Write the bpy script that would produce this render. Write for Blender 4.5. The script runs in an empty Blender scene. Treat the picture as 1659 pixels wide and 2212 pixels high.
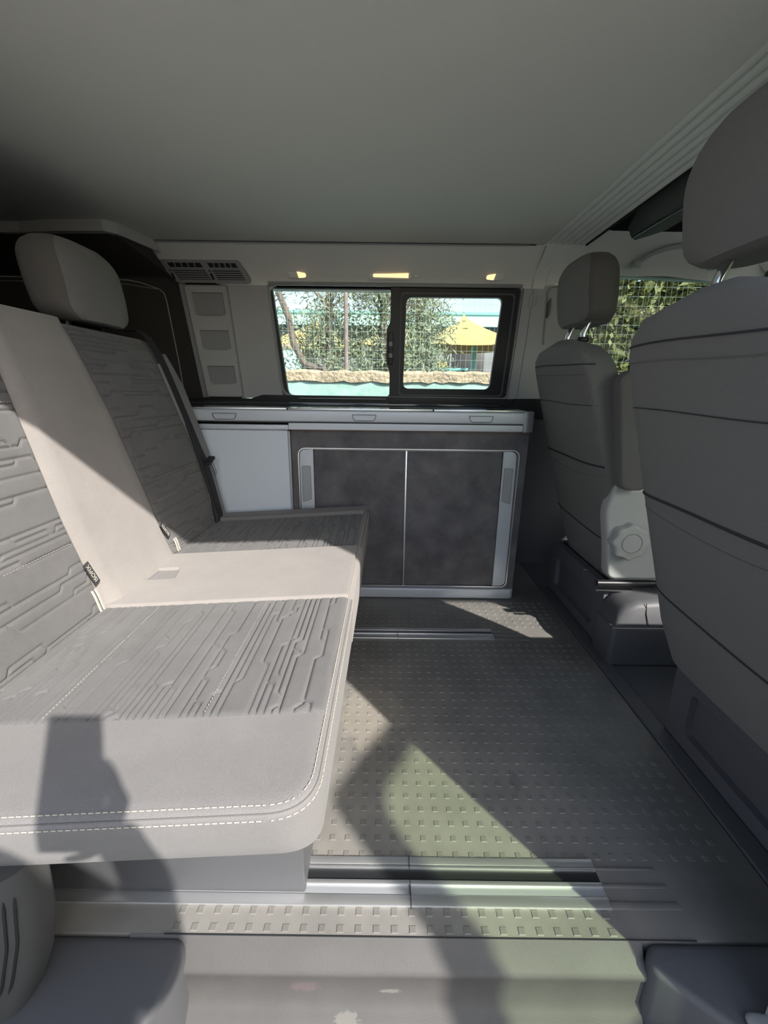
import bpy, bmesh, math, random
import numpy as np
from mathutils import Vector, Matrix
random.seed(7); RNG = np.random.default_rng(7)
S = bpy.context.scene; COL = S.collection
# ------------------------------------------------------------------ camera
FPX = 940.0
cam_d = bpy.data.cameras.new('camera'); cam = bpy.data.objects.new('camera', cam_d); COL.objects.link(cam)
cam_d.sensor_fit = 'HORIZONTAL'; cam_d.sensor_width = 36.0; cam_d.lens = 36.0 * FPX / 1659.0
cam_d.clip_start = 0.01; cam_d.clip_end = 300
# columns: camera right, up, back in world axes
Rm = Matrix(((0.99992265, -0.01236799, 0.0013133), (0.00460887, 0.27038676, -0.96274075), (0.01155207, 0.96267234, 0.27042285)))
cam.matrix_world = Matrix.Translation((0, 0, 0.93)) @ Rm.to_4x4()
S.camera = cam
# ------------------------------------------------------------------ light
SUND = Vector((-0.51067863, 0.62542166, -0.58996193))      # travel direction of sunlight
w = bpy.data.worlds.new('world'); S.world = w; w.use_nodes = True
wn = w.node_tree; bg = wn.nodes['Background']
sky = wn.nodes.new('ShaderNodeTexSky'); sky.sky_type = 'NISHITA'; sky.sun_disc = False
sky.sun_elevation = math.radians(36.2); sky.sun_rotation = math.atan2(-SUND.x, -SUND.y)
sky.air_density = 1.0; sky.dust_density = 1.6; sky.ozone_density = 1.0
hs = wn.nodes.new('ShaderNodeHueSaturation'); hs.inputs['Saturation'].default_value = 0.85
wn.links.new(sky.outputs[0], hs.inputs['Color']); wn.links.new(hs.outputs[0], bg.inputs[0]); bg.inputs[1].default_value = 0.2
sl = bpy.data.lights.new('sun', 'SUN'); sl.energy = 4.4; sl.angle = math.radians(0.75); sl.color = (1.0, 0.945, 0.88)
so = bpy.data.objects.new('sun', sl); COL.objects.link(so); so.rotation_euler = SUND.to_track_quat('-Z', 'Y').to_euler()
S.view_settings.view_transform = 'Standard'; S.view_settings.look = 'None'
S.view_settings.exposure = 0.74; S.view_settings.gamma = 1.0; S.view_settings.use_curve_mapping = False

# ------------------------------------------------------------------ materials
def mat(name, c, rough=0.6, metal=0.0, bump=0.0, bscale=300.0, var=0.0, vscale=6.0, c2=None, spec=0.5, sheen=0.0, coat=0.0, emit=None, es=1.0, bdist=0.002):
    m = bpy.data.materials.new(name); m.use_nodes = True; nt = m.node_tree; b = nt.nodes['Principled BSDF']
    b.inputs['Base Color'].default_value = (*c, 1); b.inputs['Roughness'].default_value = rough
    b.inputs['Metallic'].default_value = metal; b.inputs['Specular IOR Level'].default_value = spec
    b.inputs['Sheen Weight'].default_value = sheen; b.inputs['Coat Weight'].default_value = coat
    tc = nt.nodes.new('ShaderNodeTexCoord')
    if emit: b.inputs['Emission Color'].default_value = (*emit, 1); b.inputs['Emission Strength'].default_value = es
    if bump > 0:
        n = nt.nodes.new('ShaderNodeTexNoise'); n.inputs['Scale'].default_value = bscale; n.inputs['Detail'].default_value = 3
        nt.links.new(tc.outputs['Object'], n.inputs['Vector'])
        bp = nt.nodes.new('ShaderNodeBump'); bp.inputs['Strength'].default_value = bump; bp.inputs['Distance'].default_value = bdist
        nt.links.new(n.outputs['Fac'], bp.inputs['Height']); nt.links.new(bp.outputs[0], b.inputs['Normal'])
    if var > 0:
        n = nt.nodes.new('ShaderNodeTexNoise'); n.inputs['Scale'].default_value = vscale; n.inputs['Detail'].default_value = 6; n.inputs['Roughness'].default_value = 0.6
        nt.links.new(tc.outputs['Object'], n.inputs['Vector'])
        r = nt.nodes.new('ShaderNodeValToRGB'); e = r.color_ramp.elements
        e[0].position = 0.35; e[1].position = 0.68
        d = c2 or tuple(x * (1 - var) for x in c)
        e[0].color = (*d, 1); e[1].color = (*c, 1)
        nt.links.new(n.outputs['Fac'], r.inputs[0])
        out = r.outputs[0]
        nt.links.new(out, b.inputs['Base Color'])
    return m
def speckle(m, amt=0.25, scale=900.0):
    """fine melange grain multiplied on the base colour"""
    nt = m.node_tree; b = nt.nodes['Principled BSDF']; tc = nt.nodes['Texture Coordinate']
    n = nt.nodes.new('ShaderNodeTexNoise'); n.inputs['Scale'].default_value = scale; n.inputs['Detail'].default_value = 1
    nt.links.new(tc.outputs['Object'], n.inputs['Vector'])
    mr = nt.nodes.new('ShaderNodeMapRange'); mr.inputs['From Min'].default_value = 0.3; mr.inputs['From Max'].default_value = 0.7
    mr.inputs['To Min'].default_value = 1 - amt; mr.inputs['To Max'].default_value = 1 + amt
    nt.links.new(n.outputs['Fac'], mr.inputs['Value'])
    mx = nt.nodes.new('ShaderNodeMix'); mx.data_type = 'RGBA'; mx.blend_type = 'MULTIPLY'; mx.inputs[0].default_value = 1
    src = b.inputs['Base Color'].links[0].from_socket if b.inputs['Base Color'].links else None
    if src: nt.links.new(src, mx.inputs[6])
    else: mx.inputs[6].default_value = b.inputs['Base Color'].default_value
    nt.links.new(mr.outputs[0], mx.inputs[7]); nt.links.new(mx.outputs[2], b.inputs['Base Color'])
    return m
def stain(m, centre, radius, col, amt=0.6, sx=(1, 1, 1), distort=0.6):
    """a dried stain of its own shape on the cloth"""
    nt = m.node_tree; b = nt.nodes['Principled BSDF']; tc = nt.nodes['Texture Coordinate']
    mp = nt.nodes.new('ShaderNodeMapping'); mp.vector_type = 'POINT'
    mp.inputs['Scale'].default_value = tuple(s / radius for s in sx); mp.inputs['Location'].default_value = tuple(-c * s / radius for c, s in zip(centre, sx))
    nt.links.new(tc.outputs['Object'], mp.inputs['Vector'])
    n = nt.nodes.new('ShaderNodeTexNoise'); n.inputs['Scale'].default_value = 2.2; n.inputs['Detail'].default_value = 4
    nt.links.new(mp.outputs[0], n.inputs['Vector'])
    ln = nt.nodes.new('ShaderNodeVectorMath'); ln.operation = 'LENGTH'; nt.links.new(mp.outputs[0], ln.inputs[0])
    ad = nt.nodes.new('ShaderNodeMath'); ad.operation = 'MULTIPLY_ADD'; ad.inputs[1].default_value = distort * 3; nt.links.new(n.outputs['Fac'], ad.inputs[0])
    s2 = nt.nodes.new('ShaderNodeMath'); s2.operation = 'SUBTRACT'; s2.inputs[1].default_value = distort * 1.5
    nt.links.new(ln.outputs['Value'], ad.inputs[2]); nt.links.new(ad.outputs[0], s2.inputs[0])
    mr = nt.nodes.new('ShaderNodeMapRange'); mr.inputs['From Min'].default_value = 0.75; mr.inputs['From Max'].default_value = 1.05
    mr.inputs['To Min'].default_value = amt; mr.inputs['To Max'].default_value = 0
    nt.links.new(s2.outputs[0], mr.inputs['Value'])
    mx = nt.nodes.new('ShaderNodeMix'); mx.data_type = 'RGBA'; nt.links.new(mr.outputs[0], mx.inputs[0])
    src = b.inputs['Base Color'].links[0].from_socket if b.inputs['Base Color'].links else None
    if src: nt.links.new(src, mx.inputs[6])
    else: mx.inputs[6].default_value = b.inputs['Base Color'].default_value
    mx.inputs[7].default_value = (*col, 1); nt.links.new(mx.outputs[2], b.inputs['Base Color'])
def glass(name, tint, gloss=0.06, rough=0.0):
    m = bpy.data.materials.new(name); m.use_nodes = True; nt = m.node_tree; nt.nodes.clear()
    o = nt.nodes.new('ShaderNodeOutputMaterial'); mx = nt.nodes.new('ShaderNodeMixShader')
    t = nt.nodes.new('ShaderNodeBsdfTransparent'); t.inputs[0].default_value = (*tint, 1)
    g = nt.nodes.new('ShaderNodeBsdfGlossy'); g.inputs['Roughness'].default_value = rough
    fr = nt.nodes.new('ShaderNodeFresnel'); fr.inputs[0].default_value = 1.35
    nt.links.new(fr.outputs[0], mx.inputs[0]); nt.links.new(t.outputs[0], mx.inputs[1]); nt.links.new(g.outputs[0], mx.inputs[2])
    nt.links.new(mx.outputs[0], o.inputs[0]); return m

MT = {}
MT['plain'] = speckle(mat('plain seat fabric', (0.235, 0.226, 0.222), 0.95, bump=0.5, bscale=900, var=0.1, vscale=9, sheen=0.15, spec=0.15), 0.10)
MT['band'] = speckle(mat('light seat fabric', (0.34, 0.318, 0.30), 0.95, bump=0.5, bscale=900, var=0.10, vscale=7, sheen=0.15, spec=0.15), 0.08)
MT['quilt'] = speckle(mat('quilted seat fabric', (0.165, 0.163, 0.162), 0.95, bump=0.5, bscale=1100, var=0.18, vscale=8, sheen=0.15, spec=0.15), 0.12)
stain(MT['band'], (-0.745, 1.03, 0.755), 0.026, (0.19, 0.165, 0.16), 0.55, sx=(0.3, 1.6, 0.7))
stain(MT['band'], (-0.31, 1.07, 0.42), 0.012, (0.12, 0.10, 0.09), 0.8, sx=(1, 1.3, 0.3))
stain(MT['plain'], (-0.19, 0.525, 0.43), 0.05, (0.175, 0.155, 0.135), 0.45, sx=(1, 1.6, 0.3))
stain(MT['plain'], (-0.275, 0.465, 0.43), 0.028, (0.175, 0.155, 0.135), 0.5, sx=(1, 1.3, 0.3))
stain(MT['quilt'], (-0.30, 0.74, 0.43), 0.025, (0.11, 0.105, 0.095), 0.5, sx=(1, 1, 0.3))
stain(MT['quilt'], (-0.215, 0.80, 0.43), 0.06, (0.30, 0.28, 0.25), 0.4, sx=(1.6, 0.8, 0.3))
MT['seatdark'] = speckle(mat('dark seat fabric', (0.17, 0.165, 0.16), 0.95, bump=0.5, bscale=900, sheen=0.1, spec=0.15), 0.12)
MT['seatshade'] = speckle(mat('seat fabric side shade', (0.13, 0.123, 0.116), 0.95, bump=0.5, bscale=900, sheen=0.1, spec=0.15), 0.12)  # darker headrest fabric, shade of the side faces put into its colour
MT['plinth'] = mat('plinth plastic', (0.125, 0.122, 0.138), 0.5, bump=0.3, bscale=700, bdist=0.0008)
MT['seatback'] = speckle(mat('front seat back fabric', (0.20, 0.195, 0.19), 0.95, bump=0.5, bscale=900, sheen=0.1, spec=0.15), 0.12)
MT['seatside'] = mat('front seat side cloth', (0.27, 0.27, 0.27), 0.9, bump=0.2, bscale=900)
MT['thread'] = mat('cream thread', (0.50, 0.46, 0.38), 0.8); MT['thread2'] = mat('grey-beige thread', (0.42, 0.40, 0.36), 0.8)
MT['seam'] = mat('dark seam thread', (0.04, 0.04, 0.045), 0.9)  # plain dark colour for seams and tags
MT['headliner'] = mat('headliner cloth', (0.78, 0.79, 0.74), 0.95, bump=0.35, bscale=700, spec=0.1)
MT['pleat'] = mat('pleated liner cloth', (0.74, 0.77, 0.74), 0.9, bump=0.3, bscale=600, spec=0.15)
MT['plasticL'] = mat('light grey plastic', (0.50, 0.51, 0.50), 0.55, bump=0.25, bscale=900, bdist=0.0008)
MT['plasticM'] = mat('mid grey plastic', (0.30, 0.31, 0.315), 0.5, bump=0.25, bscale=900, bdist=0.0008)
MT['plasticD'] = mat('dark grey plastic', (0.098, 0.100, 0.108), 0.5, bump=0.3, bscale=700, bdist=0.0008)
MT['sidetrim'] = mat('grey trim plastic', (0.075, 0.076, 0.075), 0.6, bump=0.3, bscale=800, bdist=0.0008)
MT['pillar'] = mat('pillar trim plastic', (0.44, 0.45, 0.45), 0.6, bump=0.2, bscale=900, bdist=0.0008)
MT['black'] = mat('black rubber', (0.018, 0.02, 0.022), 0.45)
MT['void'] = mat('black cloth', (0.01, 0.01, 0.011), 0.95)
MT['alu'] = mat('brushed aluminium', (0.80, 0.81, 0.82), 0.32, metal=0.85, bump=0.05, bscale=200)
MT['chrome'] = mat('chrome', (0.8, 0.82, 0.84), 0.12, metal=1.0)
MT['silver'] = mat('silver lacquer', (0.56, 0.60, 0.65), 0.4, metal=0.25)
MT['silverD'] = mat('darker silver lacquer', (0.36, 0.38, 0.40), 0.45, metal=0.25)
MT['fridge'] = mat('pale grey laminate', (0.66, 0.72, 0.80), 0.45)
MT['concrete'] = mat('dark concrete laminate', (0.150, 0.142, 0.148), 0.6, var=0.4, vscale=9, bump=0.1, bscale=40, c2=(0.075, 0.072, 0.080))
MT['lid'] = mat('dark glass lid', (0.05, 0.055, 0.06), 0.12, coat=0.6)
MT['floor'] = mat('grey vinyl floor', (0.235, 0.226, 0.208), 0.42, var=0.28, vscale=6, bump=0.15, bscale=500, c2=(0.17, 0.165, 0.155), spec=0.35)
MT['step'] = mat('grey moulded step', (0.105, 0.102, 0.10), 0.55, var=0.15, vscale=8, bump=0.3, bscale=600, spec=0.4)
stain(MT['step'], (-0.13, 0.507, -0.075), 0.016, (0.17, 0.12, 0.13), 0.5, sx=(0.6, 0.3, 1.2))
stain(MT['step'], (0.02, 0.507, -0.085), 0.010, (0.25, 0.24, 0.22), 0.5, sx=(0.5, 0.3, 1.8))
stain(MT['step'], (-0.055, 0.49, -0.130), 0.014, (0.22, 0.21, 0.19), 0.5, sx=(0.6, 0.3, 1.6))
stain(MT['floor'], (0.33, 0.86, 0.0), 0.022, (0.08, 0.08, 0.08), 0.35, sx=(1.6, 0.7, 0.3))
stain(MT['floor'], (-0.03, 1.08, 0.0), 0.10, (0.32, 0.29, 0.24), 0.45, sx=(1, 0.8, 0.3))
MT['dark'] = mat('dark brown rear trim', (0.045, 0.04, 0.038), 0.9, bump=0.4, bscale=400)
MT['blind'] = mat('blackout blind cloth', (0.05, 0.048, 0.046), 0.9)
MT['beige'] = mat('pale piping', (0.33, 0.33, 0.31), 0.6)
MT['belt'] = mat('black webbing', (0.018, 0.018, 0.02), 0.7, bump=0.4, bscale=800)
MT['lamp'] = mat('warm lamp lens', (0.9, 0.7, 0.45), 0.4, emit=(1.0, 0.62, 0.30), es=0.9)
MT['led'] = mat('warm led strip', (0.9, 0.6, 0.4), 0.4, emit=(1.0, 0.45, 0.2), es=0.35)
MT['gpane'] = glass('window glass', (0.92, 0.94, 0.92)); MT['gdoor'] = glass('green tinted glass', (0.82, 0.90, 0.74))
MT['gwind'] = glass('windscreen glass', (0.80, 0.86, 0.82))
MT['paint'] = mat('white van paint', (0.75, 0.75, 0.73), 0.3, coat=0.5)
MT['canvas'] = mat('dark grey-green canvas', (0.085, 0.10, 0.095), 0.85, bump=0.4, bscale=300)
# outdoors
MT['asphalt'] = mat('dusty asphalt', (0.20, 0.195, 0.185), 0.95, bump=0.6, bscale=60, var=0.3, vscale=2)
MT['teal'] = mat('weathered teal wall paint', (0.27, 0.47, 0.42), 0.85, bump=0.5, bscale=20, var=0.3, vscale=5, c2=(0.42, 0.58, 0.54), bdist=0.01)
MT['cap'] = mat('rough concrete coping', (0.62, 0.53, 0.38), 0.95, bump=1.0, bscale=30, var=0.5, vscale=22, bdist=0.02, c2=(0.30, 0.25, 0.17))
MT['wire'] = mat('zinc wire', (0.42, 0.46, 0.44), 0.6, metal=0.2)
MT['wireG'] = mat('pale green wire', (0.42, 0.50, 0.45), 0.6)
MT['rust'] = mat('weathered post', (0.30, 0.25, 0.23), 0.9, var=0.3, vscale=20)
MT['bark'] = mat('olive bark', (0.22, 0.19, 0.16), 0.95, bump=0.8, bscale=40, var=0.4, vscale=14, bdist=0.01)
MT['leaf'] = mat('olive leaf', (0.19, 0.26, 0.14), 0.6, var=0.4, vscale=30, c2=(0.36, 0.43, 0.30))
MT['leafD'] = mat('dark hedge leaf', (0.065, 0.085, 0.03), 0.5, var=0.6, vscale=12, c2=(0.30, 0.30, 0.10))
MT['yellow'] = mat('yellow canopy cloth', (0.78, 0.56, 0.20), 0.85, var=0.15, vscale=3)
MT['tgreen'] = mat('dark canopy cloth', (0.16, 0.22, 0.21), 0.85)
MT['bteal'] = mat('teal painted fascia', (0.22, 0.66, 0.62), 0.6)
MT['btealL'] = mat('pale teal sheet', (0.45, 0.80, 0.76), 0.6)
MT['bgrey'] = mat('mottled grey wall', (0.30, 0.32, 0.33), 0.9, var=0.3, vscale=2)  # uneven grey of the building wall and the legs
MT['skin'] = mat('skin', (0.55, 0.36, 0.27), 0.6); MT['shirt'] = mat('dark blue shirt', (0.06, 0.07, 0.10), 0.9); MT['trouser'] = mat('black trousers', (0.03, 0.03, 0.035), 0.9)
MT['hair'] = mat('dark hair', (0.03, 0.02, 0.015), 0.8); MT['phone'] = mat('black phone case', (0.015, 0.015, 0.017), 0.4)

# ------------------------------------------------------------------ mesh helpers
def tag(o, label=None, cat=None, group=None, kind=None):
    if label: o['label'] = label
    if cat: o['category'] = cat
    if group: o['group'] = group
    if kind: o['kind'] = kind
    return o
def thing(name, loc, label, cat, group=None):
    o = bpy.data.objects.new(name, None); COL.objects.link(o); o.location = loc; o.empty_display_size = 0.05
    return tag(o, label, cat, group)
def struct(o): o['kind'] = 'structure'; return o
def shade_sides(o, m, lim=0.80, n=40):  # paints the shade of the side faces with a second, darker material
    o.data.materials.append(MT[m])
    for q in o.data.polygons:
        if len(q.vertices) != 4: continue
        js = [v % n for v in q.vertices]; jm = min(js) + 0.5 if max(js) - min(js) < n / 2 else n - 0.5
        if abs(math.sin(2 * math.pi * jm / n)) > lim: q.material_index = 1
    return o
class MB:
    def __init__(s): s.v = []; s.f = []
    def add(s, vs, fs):
        k = len(s.v); s.v += [tuple(p) for p in vs]; s.f += [tuple(i + k for i in f) for f in fs]; return s
    def bm(s, b):
        b.verts.index_update(); s.add([v.co[:] for v in b.verts], [[v.index for v in f.verts] for f in b.faces]); b.free(); return s
    def box(s, x0, x1, y0, y1, z0, z1, bev=0.0, seg=2, m=None):
        b = bmesh.new(); bmesh.ops.create_cube(b, size=1)
        for v in b.verts: v.co = Vector(((x0 + x1) / 2 + v.co.x * (x1 - x0), (y0 + y1) / 2 + v.co.y * (y1 - y0), (z0 + z1) / 2 + v.co.z * (z1 - z0)))
        if bev > 0:
            bev = min(bev, 0.49 * min(abs(x1 - x0), abs(y1 - y0), abs(z1 - z0)))
            bmesh.ops.bevel(b, geom=b.edges[:], offset=bev, segments=seg, profile=0.5, affect='EDGES')
        if m is not None: bmesh.ops.transform(b, matrix=m, verts=b.verts)
        return s.bm(b)
    def loft(s, rings, cap=True, closed=True):
        n = len(rings[0]); vs = [p for r in rings for p in r]; fs = []
        for i in range(len(rings) - 1):
            for j in range(n if closed else n - 1):
                a = i * n + j; c = i * n + (j + 1) % n; fs.append((a, c, c + n, a + n))
        if cap: fs.append(tuple(range(n))[::-1]); fs.append(tuple(range((len(rings) - 1) * n, len(rings) * n)))
        return s.add(vs, fs)
    def tube(s, pts, r, n=8, cap=True, flat=1.0):
        pts = [Vector(p) for p in pts]; rings = []; up = None
        for i, p in enumerate(pts):
            d = (pts[min(i + 1, len(pts) - 1)] - pts[max(i - 1, 0)]).normalized()
            if up is None: up = Vector((0, 0, 1)) if abs(d.z) < 0.9 else Vector((1, 0, 0))
            a = d.cross(up).normalized(); b = a.cross(d).normalized(); up = b
            rr = r[i] if isinstance(r, (list, tuple)) else r
            rings.append([p + a * math.cos(2 * math.pi * k / n) * rr + b * math.sin(2 * math.pi * k / n) * rr * flat for k in range(n)])
        return s.loft(rings, cap)
    def prism(s, poly, h0, h1, fn):
        """2D polygon extruded between h0,h1 mapped by fn(a,b,h)"""
        return s.loft([[fn(a, b, h) for a, b in poly] for h in (h0, h1)])
    def slab(s, poly, h0, h1, r, fn, seg=4, rb=None, bump=None):
        """polygon pillow: quarter-round top (r) and bottom (rb) edges"""
        rb = r if rb is None else rb; rings = []
        for k in range(seg + 1):
            t = math.pi / 2 * k / seg; q = inset(poly, rb * (1 - math.sin(t))); rings.append([fn(a, b, h0 + rb * (1 - math.cos(t))) for a, b in q])
        for k in range(seg + 1):
            t = math.pi / 2 * k / seg; q = inset(poly, r * (1 - math.cos(t))); rings.append([fn(a, b, h1 - r * (1 - math.sin(t))) for a, b in q])
        return s.loft(rings)
    def ring(s, outer, inner, h0, h1, fn):
        """frame between two loops of equal count"""
        n = len(outer); vs = [fn(a, b, h) for h in (h0, h1) for lp in (outer, inner) for a, b in lp]; fs = []
        for j in range(n):
            k = (j + 1) % n
            fs += [(j, k, n + k, n + j), (2 * n + j, 3 * n + j, 3 * n + k, 2 * n + k), (j, 2 * n + j, 2 * n + k, k), (n + j, n + k, 3 * n + k, 3 * n + j)]
        return s.add(vs, fs)
    def build(s, name, m, parent=None, angle=38, label=None, cat=None, group=None, kind=None):
        me = bpy.data.meshes.new(name); me.from_pydata(s.v, [], s.f)
        b = bmesh.new(); b.from_mesh(me); bmesh.ops.recalc_face_normals(b, faces=b.faces); b.to_mesh(me); b.free()
        me.materials.append(MT[m] if isinstance(m, str) else m)
        if angle: me.shade_smooth(); me.set_sharp_from_angle(angle=math.radians(angle))
        o = bpy.data.objects.new(name, me); COL.objects.link(o)
        if parent is not None:
            o.parent = parent; L = Vector((0, 0, 0)); p = parent
            while p is not None: L += Vector(p.location); p = p.parent
            if L.length > 0: me.transform(Matrix.Translation(-L))
        return tag(o, label, cat, group, kind)
def inset(poly, d):
    if abs(d) < 1e-7: return list(poly)
    n = len(poly); A = sum(poly[i][0] * poly[(i + 1) % n][1] - poly[(i + 1) % n][0] * poly[i][1] for i in range(n)); sg = 1 if A > 0 else -1
    out = []
    for i in range(n):
        p0 = Vector(poly[i - 1]); p1 = Vector(poly[i]); p2 = Vector(poly[(i + 1) % n])
        d1 = (p1 - p0); d2 = (p2 - p1)
        d1 = d1.normalized() if d1.length > 1e-9 else d2.normalized(); d2 = d2.normalized() if d2.length > 1e-9 else d1
        n1 = Vector((-d1.y, d1.x)) * sg; n2 = Vector((-d2.y, d2.x)) * sg; nn = (n1 + n2)
        if nn.length < 1e-6: nn = n1
        nn.normalize(); k = max(0.5, nn.dot(n1)); q = p1 + nn * (d / k); out.append((q.x, q.y))
    return out
def rpoly(pts, r, seg=5):
    """round the corners of a polygon; r number or list"""
    out = []; n = len(pts)
    for i in range(n):
        rr = r[i] if isinstance(r, (list, tuple)) else r
        p0 = Vector(pts[i - 1]); p1 = Vector(pts[i]); p2 = Vector(pts[(i + 1) % n])
        a = (p0 - p1); b = (p2 - p1); la = a.length; lb = b.length; a.normalize(); b.normalize()
        t = min(rr, la * 0.49, lb * 0.49) if rr > 0 else 0.0
        for k in range(seg + 1):
            u = k / seg
            q = (p1 + a * t) * (1 - u) ** 2 + p1 * 2 * u * (1 - u) + (p1 + b * t) * u * u
            out.append((q.x, q.y))
    return out
def rect(a0, a1, b0, b1): return [(a0, b0), (a1, b0), (a1, b1), (a0, b1)]
XYZ = lambda a, b, h: (a, b, h)                      # plan outline
XZ = lambda y0: (lambda a, b, h: (a, y0 - h, b))      # facing the camera, h towards it
def sup(cx, cy, wx, wy, z, n=36, e=3.0):
    out = []
    for k in range(n):
        t = 2 * math.pi * k / n; c = math.cos(t); s_ = math.sin(t)
        out.append((cx + wx * math.copysign(abs(c) ** (2 / e), c), cy + wy * math.copysign(abs(s_) ** (2 / e), s_), z))
    return out

# ------------------------------------------------------------------ quilt pattern (height field of stitched channels)
def quilt_image(A, B, res, seed, pitch=0.0122, depth=0.0045, wid=0.0019):
    """A across (lines run along it), B rows; returns function depth(a,b) arrays"""
    rg = random.Random(seed); nr = int(B / pitch) + 2; step = 0.010; nc = int(A / step) + 2; segs = []
    rows = {}
    for r in range(nr):
        if rg.random() < 0.72: rows[r] = 0.0
    y = 0
    for c in range(nc):
        a0 = c * step; a1 = a0 + step; new = {}
        used = set()
        for r in sorted(rows):
            if r in used: continue
            u = rg.random(); tgt = r
            if u < 0.06:
                d = rg.choice((-1, 1))
                if 0 <= r + d < nr: tgt = r + d
            if tgt == r: segs.append((a0, r * pitch, a1, r * pitch)); new[r] = 1
            else:
                segs.append((a0, r * pitch, a1, tgt * pitch))
                if tgt not in rows or rg.random() < 0.3: new[tgt] = 1
        for r in range(nr):                       # branch into empty rows
            if r not in new and rg.random() < 0.05:
                d = rg.choice((-1, 1))
                if r + d in rows: segs.append((a0, (r + d) * pitch, a1, r * pitch)); new[r] = 1
        rows = new
    na = int(A / res) + 3; nb = int(B / res) + 3; D = np.full((na, nb), 1e3)
    for (x0, y0, x1, y1) in segs:
        m = 0.008; i0 = max(0, int((min(x0, x1) - m) / res)); i1 = min(na, int((max(x0, x1) + m) / res) + 2)
        j0 = max(0, int((min(y0, y1) - m) / res)); j1 = min(nb, int((max(y0, y1) + m) / res) + 2)
        if i1 <= i0 or j1 <= j0: continue
        X = (np.arange(i0, i1) * res)[:, None]; Y = (np.arange(j0, j1) * res)[None, :]
        dx, dy = x1 - x0, y1 - y0; L = dx * dx + dy * dy
        t = np.clip(((X - x0) * dx + (Y - y0) * dy) / L, 0, 1)
        d = np.hypot(X - x0 - t * dx, Y - y0 - t * dy)
        D[i0:i1, j0:j1] = np.minimum(D[i0:i1, j0:j1], d)
    G = depth * np.exp(-(D / wid) ** 2) + 0.0012 * np.exp(-(D / 0.005) ** 2)
    return G, res
def quilt_panel(name, fa0, fa1, b0, b1, base, puff, fn, parent, seed, res=0.0024, m='quilt', edge=0.012, depth=0.0045):
    """grid panel: a runs fa0(b)..fa1(b); b runs b0..b1; height base+puff-groove"""
    amin = min(fa0(b0), fa0(b1), fa0((b0 + b1) / 2)); amax = max(fa1(b0), fa1(b1), fa1((b0 + b1) / 2))
    G, rs = quilt_image(amax - amin, b1 - b0, 0.0012, seed, depth=depth)
    nA = int((amax - amin) / res); nB = int((b1 - b0) / res)
    u = np.linspace(0, 1, nA); bb = np.linspace(b0, b1, nB)
    L = np.array([fa0(b) for b in bb])[None, :]; R = np.array([fa1(b) for b in bb])[None, :]
    A = L + (R - L) * u[:, None]; Bm = np.repeat(bb[None, :], nA, 0)
    ia = np.clip(((A - amin) / rs).astype(int), 0, G.shape[0] - 1); ib = np.clip(((Bm - b0) / rs).astype(int), 0, G.shape[1] - 1)
    da = np.minimum(A - L, R - A); db = np.minimum(Bm - b0, b1 - Bm); dm = np.minimum(da, db)
    e = np.clip(dm / edge, 0, 1); ed = np.sqrt(1 - (1 - e) ** 2)
    Hh = base + puff * ed - G[ia, ib] * np.clip(dm / 0.006, 0, 1) - 0.004 * (dm <= 1e-6)
    vs = [fn(a, b, h) for a, b, h in zip(A.ravel(), Bm.ravel(), Hh.ravel())]
    i = np.arange(nA - 1)[:, None] * nB + np.arange(nB - 1)[None, :]; i = i.ravel()
    fs = np.stack([i, i + nB, i + nB + 1, i + 1], 1)
    me = bpy.data.meshes.new(name); me.from_pydata(vs, [], fs.tolist()); me.shade_smooth(); me.materials.append(MT[m])
    o = bpy.data.objects.new(name, me); COL.objects.link(o); o.parent = parent
    L_ = Vector((0, 0, 0)); p = parent
    while p is not None: L_ += Vector(p.location); p = p.parent
    me.transform(Matrix.Translation(-L_)); return o
def stitches(mb, pts, step=0.009, ln=0.0062, r=0.0009):
    """short raised thread dashes along a 3D polyline"""
    acc = 0.0
    for p, q in zip(pts[:-1], pts[1:]):
        p = Vector(p); q = Vector(q); L = (q - p).length
        if L < 1e-6: continue
        d = (q - p) / L; t = acc
        while t < L:
            a = p + d * t; b = p + d * min(t + ln, L); mb.tube([a, b], r, 4); t += step
        acc = t - L
    return mb

# ================================================================== STRUCTURE
YW = lambda z: 2.2 - 0.10 * (z - 0.89)                       # inner face of the far side wall
FAR = lambda a, b, h: (a, YW(b) - h, b)
# floor
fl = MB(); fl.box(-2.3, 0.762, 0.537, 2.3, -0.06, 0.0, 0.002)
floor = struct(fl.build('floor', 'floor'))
MB().box(0.764, 2.4, 0.30, 2.3, -0.06, -0.002, 0.002).build('floor_covering', 'plasticD', floor, label='dark moulded floor liner of the cab')
MB().slab(rect(0.764, 0.812, 0.34, 1.97), -0.01, 0.006, 0.003, XYZ).build('floor_strip', 'plasticD', floor, label='narrow raised dark edge strip')
st = MB()
def stud(x, y, s=0.0066, h=0.0013):
    st.loft([[(x - s, y - s, 0), (x + s, y - s, 0), (x + s, y + s, 0), (x - s, y + s, 0)],
             [(x - s * .8, y - s * .8, h), (x + s * .8, y - s * .8, h), (x + s * .8, y + s * .8, h), (x - s * .8, y + s * .8, h)]])
for i in range(-9, 18):
    for j in range(40):
        y = 0.679 + j * 0.034
        if y < 1.475 or 1.59 < y < 1.82: stud(0.157 + i * 0.0325, y)
for i in range(-17, 9):
    for y in (0.548, 0.5745):
        if -0.37 < 0.157 + i * 0.0325: stud(0.157 + i * 0.0325, y)
st.build('floor_studs', 'floor', floor, angle=None, kind='stuff', label='small square raised studs in rows')
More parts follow.
